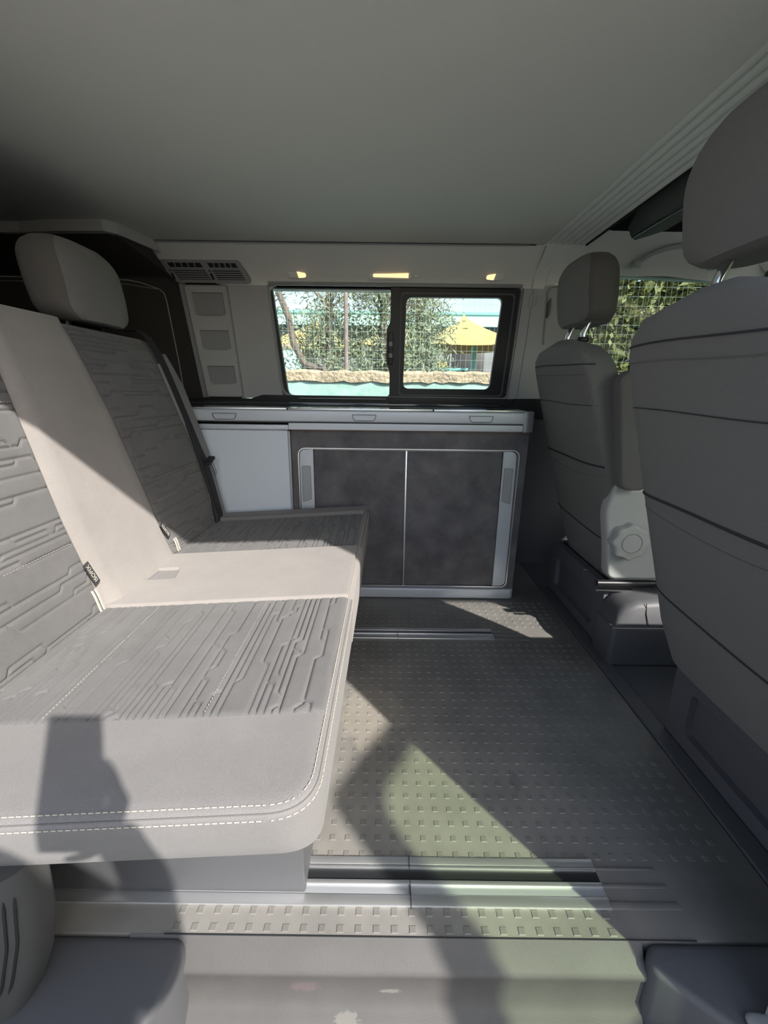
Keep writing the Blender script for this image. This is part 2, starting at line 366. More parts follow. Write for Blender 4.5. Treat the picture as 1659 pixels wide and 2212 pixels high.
# floor rails
def rail(y0, y1, x0, x1, label):
    t = thing('floor_rail', (0.1, (y0 + y1) / 2, 0), label, 'rail', 'aluminium seat rails in the floor')
    w_ = y1 - y0; f = lambda a: y0 + w_ * a
    MB().box(x0, x1, y0, f(0.22), 0.0, 0.006, 0.002).build('rail_lip', 'alu', t)
    MB().box(x0, x1, f(0.22), f(0.42), 0.0, 0.003, 0.001).build('rail_web', 'silverD', t)
    MB().box(x0, x1, f(0.40), f(0.50), 0.0, 0.007, 0.002).build('rail_lip', 'alu', t)
    MB().box(x0, x1, f(0.50), f(0.74), 0.0, 0.0012).build('rail_slot', 'black', t, label='black slot of the rail')
    MB().box(x0, x1, f(0.74), f(0.80), 0.0, 0.006, 0.001).build('rail_lip', 'alu', t)
    MB().box(x0, x1, f(0.82), y1, 0.0, 0.005, 0.002).build('rail_lip', 'alu', t)
    MB().box(0.058, 0.0592, y0 - .0005, f(0.5), 0.0, 0.0074).box(0.058, 0.0592, f(0.74), y1 + .0005, 0, 0.0074).build('rail_joint', 'black', t, label='hairline joint across the rail')
    # moulded continuation in the mat
    MB().box(x1, x1 + 0.13, f(0.02), f(0.16), 0, 0.003, 0.002).box(x1, x1 + 0.125, f(0.42), f(0.5), 0, 0.003, 0.002).box(x1, x1 + 0.12, f(0.78), f(0.84), 0, 0.003, 0.002).build('rail_end_moulding', 'floor', t, label='embossed vinyl beyond the rail end')
rail(0.581, 0.672, -1.2, 0.434, 'wide aluminium floor rail beside the entry step, nearest')
rail(1.49, 1.568, -1.2, 0.434, 'aluminium floor rail in front of the kitchen cabinet')
# entry step well
stp = MB()
prof = [(0.537, 0.0), (0.534, -0.003), (0.523, -0.022), (0.509, -0.031), (0.504, -0.036), (0.503, -0.042), (0.507, -0.052), (0.508, -0.106), (0.500, -0.120), (0.493, -0.127), (0.490, -0.134), (0.478, -0.143), (0.30, -0.15)]
ring_x = [-0.43 + 0.9 * i / 30 for i in range(31)]
rings = [[(x, y, z) for y, z in prof] + [(x, 0.30, -0.30), (x, 0.56, -0.30)] for x in (-0.44, 0.462)]
stp.loft(rings)
step = struct(stp.build('trim_step', 'step'))
# step seam lines and scratches
MB().tube([(-0.38, 0.5365, 0.0006), (0.56, 0.5365, 0.0006)], 0.0013, 6).build('seam', 'black', step)
MB().tube([(-0.335, 0.30, -0.146), (-0.335, 0.44, -0.1455), (-0.325, 0.455, -0.145), (-0.30, 0.4605, -0.1445), (0.455, 0.4605, -0.1445)], 0.0013, 6).build('seam', 'black', step)
# side ledges flanking the step well
MB().slab(rpoly([(-2.2, 0.30), (-0.40, 0.30), (-0.335, 0.47), (-0.335, 0.5365), (-2.2, 0.5365)], [0, 0.08, 0.09, 0.03, 0], 8), -0.16, -0.001, 0.012, XYZ).build('step_ledge', 'plasticD', step, label='dark rounded plastic ledge left of the step')
MB().slab(rpoly([(2.2, 0.30), (2.2, 0.5365), (0.47, 0.5365), (0.455, 0.50), (0.60, 0.38), (0.66, 0.30)], [0, 0, 0.03, 0.05, 0.10, 0.1], 8), -0.16, -0.001, 0.012, XYZ).build('step_ledge', 'plasticD', step, label='dark rounded plastic ledge right of the step')
MB().slab(rpoly([(0.60, 0.28), (1.6, 0.28), (1.6, 0.33), (0.56, 0.445)], 0.02), 0.0, 0.012, 0.006, XYZ).build('door_track', 'plasticM', step, label='light curved plastic cap at the sill corner')
# far wall with window hole
W_out = [(-0.537, 1.378), (0.608, 1.378), (0.590, 0.893), (-0.503, 0.893)]
def wall_panel(name, pts, m, parent=None, h0=-0.05, h1=0.0, r=0.0, fn=FAR, **k):
    return MB().prism(rpoly(pts, r) if r else pts, h0, h1, fn).build(name, m, parent, angle=25, **k)
wb = struct(wall_panel('wall_back', [(-2.3, -0.06), (2.4, -0.06), (2.4, 0.86), (-2.3, 0.86)], 'plasticD'))
wall_panel('window_sill', [(-1.3, 0.85), (0.72, 0.85), (0.66, 0.893), (-0.60, 0.900), (-0.66, 0.881), (-1.3, 0.881)], 'black', wb, -0.05, 0.012)
wall_panel('side_panel', [(-0.705, 0.881), (-0.503, 0.896), (-0.537, 1.378), (-0.725, 1.378)], 'pillar', wb)
wall_panel('side_panel', [(-2.3, 0.86), (-0.70, 0.86), (-0.72, 1.45), (-2.3, 1.45)], 'dark', wb, -0.05, -0.004, label='dark brown rear side trim')
# B pillar trim on the far side
wall_panel('pillar_trim', [(0.592, 0.88), (0.90, 0.86), (0.88, 1.40), (0.612, 1.378)], 'pillar', wb, -0.05, 0.008, label='pale grey pillar trim')
MB().prism([(0.60, 0.85), (0.75, 0.80), (1.0, 0.80), (1.0, 0.90), (0.62, 0.895)], -0.05, 0.03, FAR).build('door_shoulder', 'black', wb, label='dark shoulder trim right of the worktop')
g = [FAR(a, b, 0.011) for a, b in ((0.728, 1.14), (0.716, 1.355), (0.722, 1.372), (0.735, 1.378), (0.80, 1.378))]
MB().tube(g, 0.0035, 6).build('belt_guide_outline', 'plasticM', wb)
MB().prism(rpoly([(0.722, 1.31), (0.735, 1.335), (0.735, 1.27), (0.726, 1.25)], 0.004), 0.008, 0.022, FAR).build('belt_guide_tab', 'plasticD', wb)
MB().tube([FAR(0.635, 0.90, 0.009), FAR(0.648, 1.15, 0.009), FAR(0.652, 1.37, 0.009)], 0.002, 6).build('seam', 'plasticM', wb)
# upper curved panel between window and ceiling
def upY(t):    # t 0 at window top .. 1 at ceiling
    z = 1.372 + 0.13 * t; y = 2.142 - 0.045 * math.sin(t * math.pi / 2) ** 2 - 0.10 * t ** 1.6; return y, z
up = MB(); rr = []
for k in range(13):
    t = k / 12; y, z = upY(t); x0 = -0.735 - 0.26 * min(1, t * 1.6) ** 0.8
    rr.append([(x0, y, z), (-0.6, y, z), (0.0, y, z), (0.6, y, z), (0.70, y - .0, z)])
back = [[(p[0], p[1] + 0.12, p[2]) for p in r] for r in rr]
for i in range(12):
    for j in range(4):
        up.add([rr[i][j], rr[i][j + 1], rr[i + 1][j + 1], rr[i + 1][j]], [(0, 1, 2, 3)])
up.add([rr[0][0], rr[0][-1], back[0][-1], back[0][0]], [(0, 1, 2, 3)])
upper = struct(up.build('trim_2', 'headliner', angle=60)); upper['label'] = 'pale curved cove panel above the side window'
# cab headliner side (right of the pale seam) curving down to the cab door
cb = MB(); rings = []
for k in range(11):
    t = k / 10
    row = []
    for i in range(17):
        x = 0.64 + (2.0 - 0.64) * i / 16
        ztop = 1.505 + 0.05 * min(1, max(0, (x - 0.66) / 0.25)); zb = 1.372 + 0.055 * min(1, max(0, (x - 0.63) / 0.35)) - 0.10 * max(0, x - 1.25)
        z = zb + (ztop - zb) * t; y = 2.142 - 0.05 * math.sin(t * math.pi / 2) ** 2 - 0.13 * t ** 1.6
        row.append((x, y, z))
    rings.append(row)
for a in range(10):
    for b in range(16): cb.add([rings[a][b], rings[a][b + 1], rings[a + 1][b + 1], rings[a + 1][b]], [(0, 1, 2, 3)])
cabl = struct(cb.build('trim_3', 'headliner', angle=60)); cabl['label'] = 'pale cab headliner above the far cab door'
MB().tube([(0.643, *upY(t)[:1], upY(t)[1]) for t in [k / 10 for k in range(11)]], 0.0018, 6).build('seam', 'plasticM', upper)
# far cab door with its window opening
cdo = rpoly([(0.86, 0.2), (2.3, 0.2), (2.3, 1.45), (0.86, 1.45)], 0.01, 4)
cdi = rpoly([(0.90, 0.92), (1.95, 0.92), (1.50, 1.415), (0.885, 1.435)], [0.03, 0.03, 0.06, 0.03], 4)
door2 = struct(MB().ring(cdo, cdi, -0.06, -0.01, FAR).build('door_2', 'plasticD'))
MB().prism(cdi, -0.040, -0.036, FAR).build('door_glass', 'gwind', door2)
MB().ring(rpoly([(0.885, 0.905), (1.98, 0.905), (1.52, 1.43), (0.87, 1.45)], 0.05, 4), cdi, -0.02, 0.0, FAR).build('window_seal', 'black', door2)
# ceiling
cl = MB(); cl.box(-2.3, 0.636, 0.34, 2.12, 1.502, 1.54, 0.004).box(0.6, 0.70, 1.98, 2.12, 1.506, 1.54, 0.002)
ceil = struct(cl.build('ceiling', 'headliner'))
MB().box(-0.97, 0.60, 1.985, 1.992, 1.4985, 1.503, 0.001).build('edge_line', 'black', ceil, label='dark joint line along the ceiling edge')
MB().tube([(-0.955, 1.982, 1.497), (-0.3, 1.985, 1.4965), (0.3, 1.985, 1.4965), (0.57, 1.984, 1.497)], 0.003, 6).build('edge_bead', 'plasticM', ceil)
# soffit over the rear, with its pale band
sp = [(-2.2, 1.78), (-1.34, 1.795), (-1.20, 1.772), (-1.02, 1.765), (-0.985, 1.80), (-0.95, 1.96), (-0.94, 1.995)]
bd = MB()
for p, q in zip(sp[:-1], sp[1:]):
    bd.add([(p[0], p[1], 1.502), (q[0], q[1], 1.502), (q[0], q[1], 1.466), (p[0], p[1], 1.466), (p[0], p[1] + .03, 1.502), (q[0], q[1] + .03, 1.502), (q[0], q[1] + .03, 1.466), (p[0], p[1] + .03, 1.466)],
           [(0, 1, 2, 3), (4, 5, 6, 7), (3, 2, 6, 7), (0, 1, 5, 4)])
bd.build('ceiling_edge_band', 'plasticL', ceil, angle=60, label='pale curved band under the rear ceiling edge')
dr = MB()
dr.add([(-2.2, 1.80, 1.47), (-1.0, 1.79, 1.47), (-0.955, 1.97, 1.47), (-0.955, 2.12, 1.40), (-2.2, 2.12, 1.40)], [(0, 1, 2, 3, 4)])
rs = struct(dr.build('trim_4', 'dark', angle=None)); rs['label'] = 'dark rear soffit'
# rear wall
wl = struct(MB().box(-2.35, -2.28, 0.2, 2.3, -0.06, 1.6).build('wall_left', 'dark'))
MB().prism(rpoly(rect(0.7, 1.95, 0.75, 1.44), 0.06), -0.0, 0.006, lambda a, b, h: (-2.28 + h, a, b)).build('blind', 'blind', wl)
tt = [(-2.268, 0.72, 1.455), (-2.268, 2.0, 1.455)]
MB().tube(tt, 0.004, 6).build('blind_piping', 'beige', wl)
# side blackout blind piping behind the bench
bo = [(-2.0, 1.40), (-1.16, 1.388), (-1.10, 1.378), (-1.02, 1.352), (-1.004, 1.335), (-0.998, 1.30), (-0.985, 1.05), (-0.982, 0.9)]
MB().prism([(-2.0, 0.88)] + bo, 0.0, 0.006, FAR).build('blind', 'blind', wb)
MB().tube([FAR(a, b, 0.008) for a, b in bo], 0.0028, 6).build('blind_piping', 'beige', wb)
MB().tube([FAR(a, b - 0.016 * (a < -1.05), 0.008) for a, b in bo[:5]], 0.0015, 6).build('blind_piping', 'beige', wb)
# near side body: header above sliding door, rear panel, B pillar, cab header, front, roof
wf = struct(MB().box(-2.3, -0.74, 0.24, 0.325, -0.4, 1.6).build('wall_front', 'paint'))
MB().box(-0.76, 0.72, 0.28, 0.40, 1.483, 1.64, 0.01).build('door_header', 'paint', wf)
MB().loft([[(0.635 + d, 0.30, z), (xr, 0.30, z), (xr, 0.44, z), (0.60 + d, 0.44, z)] for z, d, xr in ((-0.4, 0.0, 1.06), (0.2, -0.005, 1.05), (0.72, 0.0, 1.03), (0.9, 0.01, 0.9), (1.6, 0.05, 0.86))]).build('pillar', 'plasticM', wf)  # B pillar, its base widened to keep stray sun off the floor
MB().box(0.80, 2.3, 0.28, 0.40, 1.44, 1.60).build('door_header', 'paint', wf)
MB().box(1.86, 2.6, 0.26, 0.36, -0.4, 0.9).build('wing', 'paint', wf)
roof = struct(MB().box(-2.35, 1.55, 0.28, 2.3, 1.62, 1.66).build('trim_5', 'void')); roof['label'] = 'roof shell'
MB().box(0.80, 0.806, 0.34, 1.99, 1.50, 1.62).build('roof_opening_edge', 'void', roof)
MB().box(0.80, 1.6, 1.96, 2.06, 1.548, 1.62).build('roof_opening_edge', 'void', roof)
MB().box(1.42, 1.60, 0.34, 2.0, 1.50, 1.62, 0.01).build('windscreen_header', 'headliner', roof)
for y0, y1 in ((0.60, 1.19), (1.195, 1.95)): MB().loft([[(1.56, y, 1.50), (1.96, y, 1.27), (1.965, y, 1.285), (1.57, y, 1.525)] for y in (y0, y1)]).build('sun_blocker', 'headliner', roof)  # unseen flaps added to block sun coming through the windscreen
ws = struct(MB().add([(1.58, 0.36, 1.50), (1.58, 2.10, 1.50), (2.38, 2.20, 0.95), (2.38, 0.30, 0.95)], [(0, 1, 2, 3)]).build('window_2', 'gwind', angle=None))
for y in (0.36, 2.08): MB().tube([(1.56, y, 1.54), (2.4, y + (0.1 if y > 1 else -0.05), 0.93)], 0.045, 8).build('windscreen_pillar', 'headliner', ws)
MB().box(1.95, 2.45, 0.36, 2.2, -0.06, 0.90, 0.06, 3).build('dashboard', 'plasticD', struct(MB().box(2.4, 2.5, 0.3, 2.3, -0.3, 0.95).build('wall_right', 'plasticD')))

# pleated liner along the ceiling's front edge
pt = MB()
pl_root = struct(MB().box(0.637, 0.80, 0.34, 1.975, 1.521, 1.535).build('trim_6', 'pleat')); pl_root['label'] = 'pleated pale liner beside the roof opening'
for k in range(6):
    x0 = 0.636 + k * 0.0275; x1 = x0 + 0.0270
    rings = []
    for y in (0.34, 1.80, 1.90, 1.95, 1.975 + 0.002 * k):
        dz = 0.0 if y < 1.85 else -0.0
        rings.append([(x0, y, 1.522), (x0 + .0015, y, 1.508), (x0 + .005, y, 1.5025), ((x0 + x1) / 2, y, 1.500), (x1 - .005, y, 1.5025), (x1 - .0015, y, 1.508), (x1, y, 1.522)])
    MB().loft(rings, closed=False, cap=False).build('pleat', 'pleat', pl_root, angle=50)

# ================================================================== WINDOW
win = struct(thing('window_1', (0.03, 2.17, 0.89), None, None)); del_keys = [k for k in ('label', 'category') if k in win]
o_ = rpoly(W_out, [0.03, 0.02, 0.02, 0.05], 6); i_ = rpoly(inset(W_out, 0.006), [0.03, 0.02, 0.02, 0.05], 6)
MB().ring(o_, i_, -0.05, 0.01, FAR).build('window_frame', 'plasticM', win)
MB().box(-0.53, 0.60, 2.128, 2.150, 1.372, 1.386, 0.003).build('frame_top_rail', 'plasticM', win)
L_out = [(-0.531, 1.372), (0.028, 1.372), (0.028, 0.882), (-0.497, 0.885)]
L_in = [(-0.523, 1.366), (0.016, 1.366), (0.016, 0.898), (-0.481, 0.898)]
MB().ring(rpoly(L_out, 0.01, 5), rpoly(L_in, [0.006, 0.004, 0.018, 0.03], 5), -0.045, -0.02, FAR).build('fixed_pane_frame', 'black', win)
MB().prism(rpoly(L_in, 0.01, 3), -0.036, -0.033, FAR).build('pane', 'gpane', win)
MB().box(-0.42, 0.0, 2.168, 2.178, 0.884, 0.889, 0.001).build('frame_slot', 'plasticM', win)
# divider with wavy edge and latch
wav = [(0.016, 1.372), (0.016, 1.245), (0.013, 1.225), (0.002, 1.205), (-0.001, 1.190), (-0.001, 1.06), (0.002, 1.045), (0.013, 1.02), (0.016, 1.0), (0.016, 0.885), (0.060, 0.885), (0.060, 1.372)]
MB().prism(wav, -0.03, 0.004, FAR).build('window_divider', 'black', win)
R_out = [(0.040, 1.372), (0.598, 1.372), (0.583, 0.884), (0.040, 0.884)]
R_in = [(0.088, 1.335), (0.524, 1.337), (0.503, 0.937), (0.082, 0.937)]
MB().ring(rpoly(R_out, 0.01, 6), rpoly(R_in, 0.028, 6), -0.03, -0.005, FAR).build('sliding_pane_frame', 'black', win)
MB().ring(rpoly(inset(R_out, 0.018), 0.02, 6), rpoly(inset(R_out, 0.026), 0.02, 6), -0.008, 0.0, FAR).build('frame_rib', 'plasticD', win)
MB().prism(rpoly(R_in, 0.028, 4), -0.021, -0.018, FAR).build('pane', 'gpane', win)
lt = MB().slab(rpoly(rect(0.008, 0.030, 1.045, 1.185), 0.005), 0.004, 0.014, 0.003, FAR).build('latch', 'black', win)
for z in (1.085, 1.135): MB().slab(rpoly(rect(0.010, 0.028, z - 0.010, z + 0.010), 0.003), 0.012, 0.020, 0.003, FAR).build('latch_button', 'plasticM', lt)

# ================================================================== THINGS ON THE FAR WALL
# air vent panel
vent = thing('air_vent', (-0.8, 2.08, 1.41), 'grey double louvred air vent on the cove panel at upper left', 'vent')
def VN(a, b, h):   # vent plane, tilted to face down; b up 0..0.085
    z = 1.376 + b * 0.86; y = 2.118 - b * 0.62; return (a, y - h * 0.78, z - h * 0.55)
vo = [(-0.925, 0.0), (-0.600, 0.0), (-0.632, 0.088), (-0.985, 0.088)]
MB().slab(rpoly(vo, 0.01), -0.03, 0.006, 0.003, VN).build('vent_body', 'plasticM', vent)
for (xa, xb) in ((-0.915, -0.775), (-0.745, -0.625)):
    w0 = xb - xa
    sh = lambda x, b: x - 0.018 * (b / 0.08) * 2 + (0.012)
    MB().prism([(sh(xa, .014), .014), (sh(xb, .014), .014), (sh(xb, .056), .056), (sh(xa, .056), .056)], 0.004, 0.0068, VN).build('louvre_opening', 'black', vent, label='black vent opening')
    MB().prism([(sh(xa, .062), .062), (sh(xb, .062), .062), (sh(xb, .079), .079), (sh(xa, .079), .079)], 0.004, 0.0068, VN).build('louvre_opening', 'black', vent, label='black vent opening')
    for k in range(5):
        b = 0.0175 + k * 0.0085
        MB().prism([(sh(xa, b), b), (sh(xb, b), b), (sh(xb, b), b + 0.0042), (sh(xa, b), b + 0.0042)], 0.0066, 0.0085, VN).build('louvre_slat', 'plasticM', vent)
    for k in range(1, 5):
        x = sh(xa + w0 * k / 5, .07)
        MB().prism([(x - .002, .061), (x + .002, .061), (x, .08), (x - .004, .08)], 0.0066, 0.0085, VN).build('louvre_slat', 'plasticM', vent)
    wx = sh(xa - 0.018, 0.03)
    wh = MB().prism(rpoly([(wx, 0.014), (wx + 0.010, 0.014), (wx + 0.002, 0.052), (wx - 0.008, 0.052)], 0.003), 0.005, 0.0075, VN).build('thumbwheel', 'black', vent)
    MB().prism(rpoly([(wx - 0.003, 0.040), (wx + 0.003, 0.040), (wx + 0.001, 0.049), (wx - 0.005, 0.049)], 0.002), 0.0075, 0.010, VN).build('wheel_tab', 'plasticM', wh)
# pocket panel
pp = thing('pocket_panel', (-0.8, 2.17, 0.885), 'tall grey panel with three recessed pockets below the air vent', 'wall panel')
SH = lambda z: (z - 0.885) / 0.49
po = [(-0.862, 0.890), (-0.692, 0.890), (-0.716, 1.368), (-0.905, 1.368)]
holes = [(1.190, 1.350, 0.018), (1.034, 1.135 - 0.03 + 0.0, 0.012), (0.946, 0.99, 0.01)]
holes = [(1.193, 1.350), (1.040, 1.140), (0.938, 1.020)]
holes = [(1.245, 1.340), (1.100, 1.185), (0.948, 1.030)]
edges = [1.368, 1.340, 1.245, 1.185, 1.100, 1.030, 0.948, 0.890]
def px0(z): return -0.862 + (-0.905 + 0.862) * (z - 0.890) / 0.478
def px1(z): return -0.692 + (-0.716 + 0.692) * (z - 0.890) / 0.478
pf = MB().slab(rpoly(po, 0.015), 0.0, 0.004, 0.002, FAR).build('backing', 'plasticM', pp)
pn = MB()
segs_ = []
for a, b in ((1.368, 1.340), (1.245, 1.185), (1.100, 1.030), (0.948, 0.890)):
    pn.prism([(px0(b), b), (px1(b), b), (px1(a), a), (px0(a), a)], 0.004, 0.020, FAR)
for a, b in holes:
    pn.prism([(px0(a), a), (px0(a) + 0.026, a), (px0(b) + 0.026, b), (px0(b), b)], 0.004, 0.020, FAR)
    pn.prism([(px1(a) - 0.022, a), (px1(a), a), (px1(b), b), (px1(b) - 0.022, b)], 0.004, 0.020, FAR)
    # curved lower lip of the pocket
    n = 10; lo = [(px0(a) + 0.026 + (px1(a) - px0(a) - 0.048) * k / n, a - 0.002 + 0.009 * (abs(2 * k / n - 1)) ** 3) for k in range(n + 1)]
    pn.prism([(px0(a) + 0.026, a - 0.003)] + lo + [(px1(a) - 0.022, a - 0.003)], 0.004, 0.020, FAR)
pn.build('pocket_front', 'pillar', pp)
MB().tube([FAR(a, b, 0.020) for a, b in rpoly(po + [], 0.015)] + [FAR(*rpoly(po, 0.015)[0], 0.020)], 0.0025, 6).build('edge_bead', 'plasticM', pp)
MB().prism([(px0(.89) - .03, .885), (px0(.89), .885), (px0(1.37), 1.38), (px0(1.37) - .028, 1.38)], 0.0, 0.008, FAR).build('flange', 'plasticM', pp)
# reading lights
def lamp(x, w_, label, side):
    t = thing('reading_light', (x, 2.10, 1.41), label, 'light', 'small lit ceiling lights above the side window')
    y, z = upY(0.30)
    F = lambda a, b, h: (a, y - 0.004 + b * -0.35 - h * 0.9, z + b * 0.94 - h * 0.25)
    if side == 0: base = rpoly(rect(x - w_ * 0.62, x + w_ * 0.60, -0.016, 0.010), 0.012); ln = rpoly([(x - w_ * 0.5, -0.006), (x + w_ * 0.5, -0.008), (x + w_ * 0.5, 0.009), (x - w_ * 0.5, 0.007)], [0.02, 0, 0, 0.02], 6)
    else:
        base = rpoly(rect(x - 0.05 if side > 0 else x - 0.03, x + 0.03 if side > 0 else x + 0.05, -0.014, 0.014), 0.013)
        q = [(x - side * 0.010, 0.012), (x + side * 0.029, 0.006), (x + side * 0.030, -0.010), (x - side * 0.003, -0.013)]
        ln = rpoly(q, [0.001, 0.012, 0.014, 0.001], 6)
    MB().slab(base, -0.006, 0.003, 0.0025, F).build('housing', 'headliner', t)
    MB().slab(ln, 0.001, 0.005, 0.001, F).build('lens', 'lamp', t)
    bx = x + (w_ * 0.72 if side == 0 else -side * 0.034)
    MB().slab(rpoly(rect(bx - 0.010, bx + 0.010, -0.006, 0.004), 0.004), -0.002, 0.004, 0.002, F).build('switch', 'headliner', t)
lamp(-0.386, 0.05, 'small warm reading light above the left end of the window', 1)
lamp(0.014, 0.155, 'wide warm light strip above the middle of the window', 0)
lamp(0.462, 0.05, 'small warm reading light above the right end of the window', -1)
# coat hook
hk = thing('coat_hook', (0.65, 2.14, 1.32), 'small grey plastic coat hook on the pillar right of the window', 'hook')
MB().slab(rpoly(rect(0.640, 0.655, 1.295, 1.350), 0.006), 0.008, 0.016, 0.003, FAR).build('hook_plate', 'plasticL', hk)
MB().tube([FAR(0.650, 1.300, 0.014), FAR(0.656, 1.305, 0.028), FAR(0.657, 1.325, 0.032), FAR(0.655, 1.343, 0.028)], [0.005, 0.005, 0.005, 0.0035], 8).build('hook_arm', 'plasticL', hk)
# grab handle
gh = thing('grab_handle', (1.2, 2.03, 1.47), 'pale curved grab handle on the cab headliner at right', 'handle')
def arc(n=14):
    out = []
    for k in range(n + 1):
        t = k / n; x = 1.058 + 0.33 * t; b = math.sin(math.pi * t) ** 0.55; out.append((x, 2.075 - 0.052 * b - 0.015 * b, 1.455 + 0.055 * b))
    return out
MB().tube(arc(), [0.009] + [0.012] * 13 + [0.009], 10, flat=0.8).build('grip', 'pillar', gh)
MB().box(1.045, 1.075, 2.055, 2.10, 1.44, 1.468, 0.008, 3).build('mount', 'plasticL', gh); MB().box(1.375, 1.405, 2.055, 2.10, 1.44, 1.468, 0.008, 3).build('mount', 'plasticL', gh)
# folded canvas at roof opening
fc = MB(); rings = []
for k in range(15):
    t = k / 14; y = 1.80 - 1.30 * t; rr_ = []
    for j in range(20):
        a = 2 * math.pi * j / 20; wob = 1 + 0.14 * math.sin(3 * a + 5 * t) + 0.07 * math.sin(7 * a - 3 * t)
        sc = (0.25 + 0.75 * min(1, t * 6 + 0.1)); rr_.append((0.90 + 0.03 * t + 0.085 * sc * wob * math.cos(a), y, 1.530 + 0.078 * sc * wob * math.sin(a) - 0.05 * (1 - sc)))
    rings.append(rr_)
fold = fc.loft([[(a, b, min(c, 1.612)) for a, b, c in r] for r in rings]).build('folded_canvas', 'canvas', angle=60, label='dark folded canvas hanging in the roof opening beside the pleated liner', cat='canvas')
MB().tube([(0.86, 1.74, 1.456), (0.865, 1.4, 1.455), (0.87, 1.0, 1.455), (0.89, 0.6, 1.455)], 0.004, 6).build('hem', 'black', fold)

# ================================================================== KITCHEN
YK = 1.851
fr = thing('fridge_cabinet', (-0.6, 2.0, 0), 'pale grey fridge cabinet front left of the dark sliding doors', 'cabinet')
MB().box(-1.25, -0.408, YK + 0.018, 2.17, 0.0, 0.762, 0.004).build('body', 'fridge', fr)
MB().slab(rpoly(rect(-1.25, -0.409, 0.02, 0.762), 0.006), -0.004, 0.012, 0.003, XZ(YK)).build('door', 'fridge', fr)
MB().slab(rpoly(rect(-1.25, -0.402, 0.764, 0.786), 0.004), -0.004, 0.020, 0.003, XZ(YK)).build('top_rail', 'silver', fr)
MB().box(-0.410, -0.400, YK - 0.014, YK + 0.01, 0.02, 0.76, 0.002).build('edge_trim', 'silverD', fr)
kc = thing('sliding_door_cabinet', (0.1, 2.0, 0), 'dark concrete-look kitchen cabinet with two sliding doors and silver handles', 'cabinet')
KO = rpoly([(-0.398, 0.045), (0.596, 0.045), (0.604, 0.768), (-0.398, 0.768)], [0.0, 0.012, 0.012, 0.0], 6)
KI = rpoly([(-0.372, 0.056), (0.566, 0.056), (0.572, 0.690), (-0.372, 0.690)], [0.02, 0.03, 0.035, 0.035], 6)
MB().ring(KO, KI, -0.02, 0.0, XZ(YK)).build('face_frame', 'concrete', kc)
MB().loft([[(0.575, YK, z), (0.590 + dx, YK + 0.004, z), (0.600 + dx, YK + 0.014, z), (0.604 + dx, YK + 0.03, z), (0.604 + dx, 2.17, z), (0.55, 2.17, z), (0.55, YK + 0.01, z)] for z, dx in ((0.045, -0.006), (0.768, 0.002))]).build('side_panel', 'concrete', kc)
MB().box(-0.40, 0.55, YK + 0.03, YK + 0.035, 0.0, 0.768).box(-0.40, 0.55, 2.15, 2.17, 0, .768).build('carcass', 'black', kc)
MB().ring(KI, [(a, b) for a, b in inset(KI, 0.0045)], -0.02, 0.006, XZ(YK)).build('opening_trim', 'alu', kc)
MB().box(-0.30, 0.51, YK - 0.006, YK + 0.012, 0.681, 0.6835, 0.0006).build('top_track', 'silverD', kc)
def sdoor(a0, a1, hx0, hx1, side):
    d = MB().slab(rect(a0, a1, 0.062, 0.680), -0.022, -0.004, 0.001, XZ(YK)).build('sliding_door', 'concrete', kc)
    cr = [0.03, 0, 0, 0.03] if side < 0 else [0, 0.03, 0.03, 0]
    MB().slab(rpoly(rect(hx0, hx1, 0.062, 0.683), cr, 5), -0.018, 0.001, 0.0015, XZ(YK)).build('handle_strip', 'silver', d)
    m0, m1 = (hx0 + 0.008, hx1 - 0.012) if side < 0 else (hx0 + 0.010, hx1 - 0.010)
    ho = rpoly([(m0, 0.452 + (0.012 if side > 0 else 0)), (m1, 0.452 + (0.012 if side < 0 else 0)), (m1, 0.612), (m0, 0.612)], 0.006, 4)
    MB().ring(ho, inset(ho, 0.003), 0.0, 0.0035, XZ(YK)).build('grip_rim', 'plasticM', d)
    MB().prism(inset(ho, 0.003), 0.0004, 0.0014, XZ(YK)).build('grip_recess', 'silverD', d)
sdoor(-0.305, 0.089, -0.366, -0.307, -1); sdoor(0.091, 0.503, 0.501, 0.560, 1)
MB().box(0.0865, 0.0935, YK - 0.004, YK + 0.01, 0.060, 0.684, 0.001).build('door_divider', 'alu', kc)
MB().slab(rpoly([(-0.398, 1.835), (0.585, 1.835), (0.60, 1.85), (0.60, 2.1), (-0.398, 2.1)], [0, 0.015, 0.015, 0, 0]), 0.003, 0.050, 0.005, XYZ).build('plinth', 'silver', kc)
MB().box(-0.39, 0.57, YK - 0.006, YK + 0.0, 0.7675, 0.7695).build('led_strip', 'led', kc, label='faint warm light strip under the worktop')
wt = thing('worktop', (0, 2.0, 0.77), 'silver-edged kitchen worktop with three dark glass lids under the window', 'worktop')
def wpoly(y): return rpoly([(-1.25, y), (0.577, y), (0.612, y + 0.03), (0.640, 2.165), (-1.25, 2.165)], [0, 0.03, 0.03, 0, 0], 6)
MB().slab(wpoly(1.806), 0.800, 0.847, 0.006, XYZ).build('fascia', 'silver', wt)
MB().slab(wpoly(1.818), 0.794, 0.802, 0.001, XYZ).build('fascia_groove', 'black', wt)
MB().slab(rpoly([(-0.398, 1.812), (0.577, 1.812), (0.612, 1.842), (0.640, 2.165), (-0.398, 2.165)], [0, 0.03, 0.03, 0, 0], 6), 0.769, 0.795, 0.004, XYZ).build('lower_fascia', 'silver', wt)
MB().slab(rpoly([(0.562, 1.805), (0.577, 1.803), (0.613, 1.834), (0.60, 1.86), (0.562, 1.84)], 0.008), 0.766, 0.851, 0.006, XYZ).build('corner_cap', 'silverD', wt)
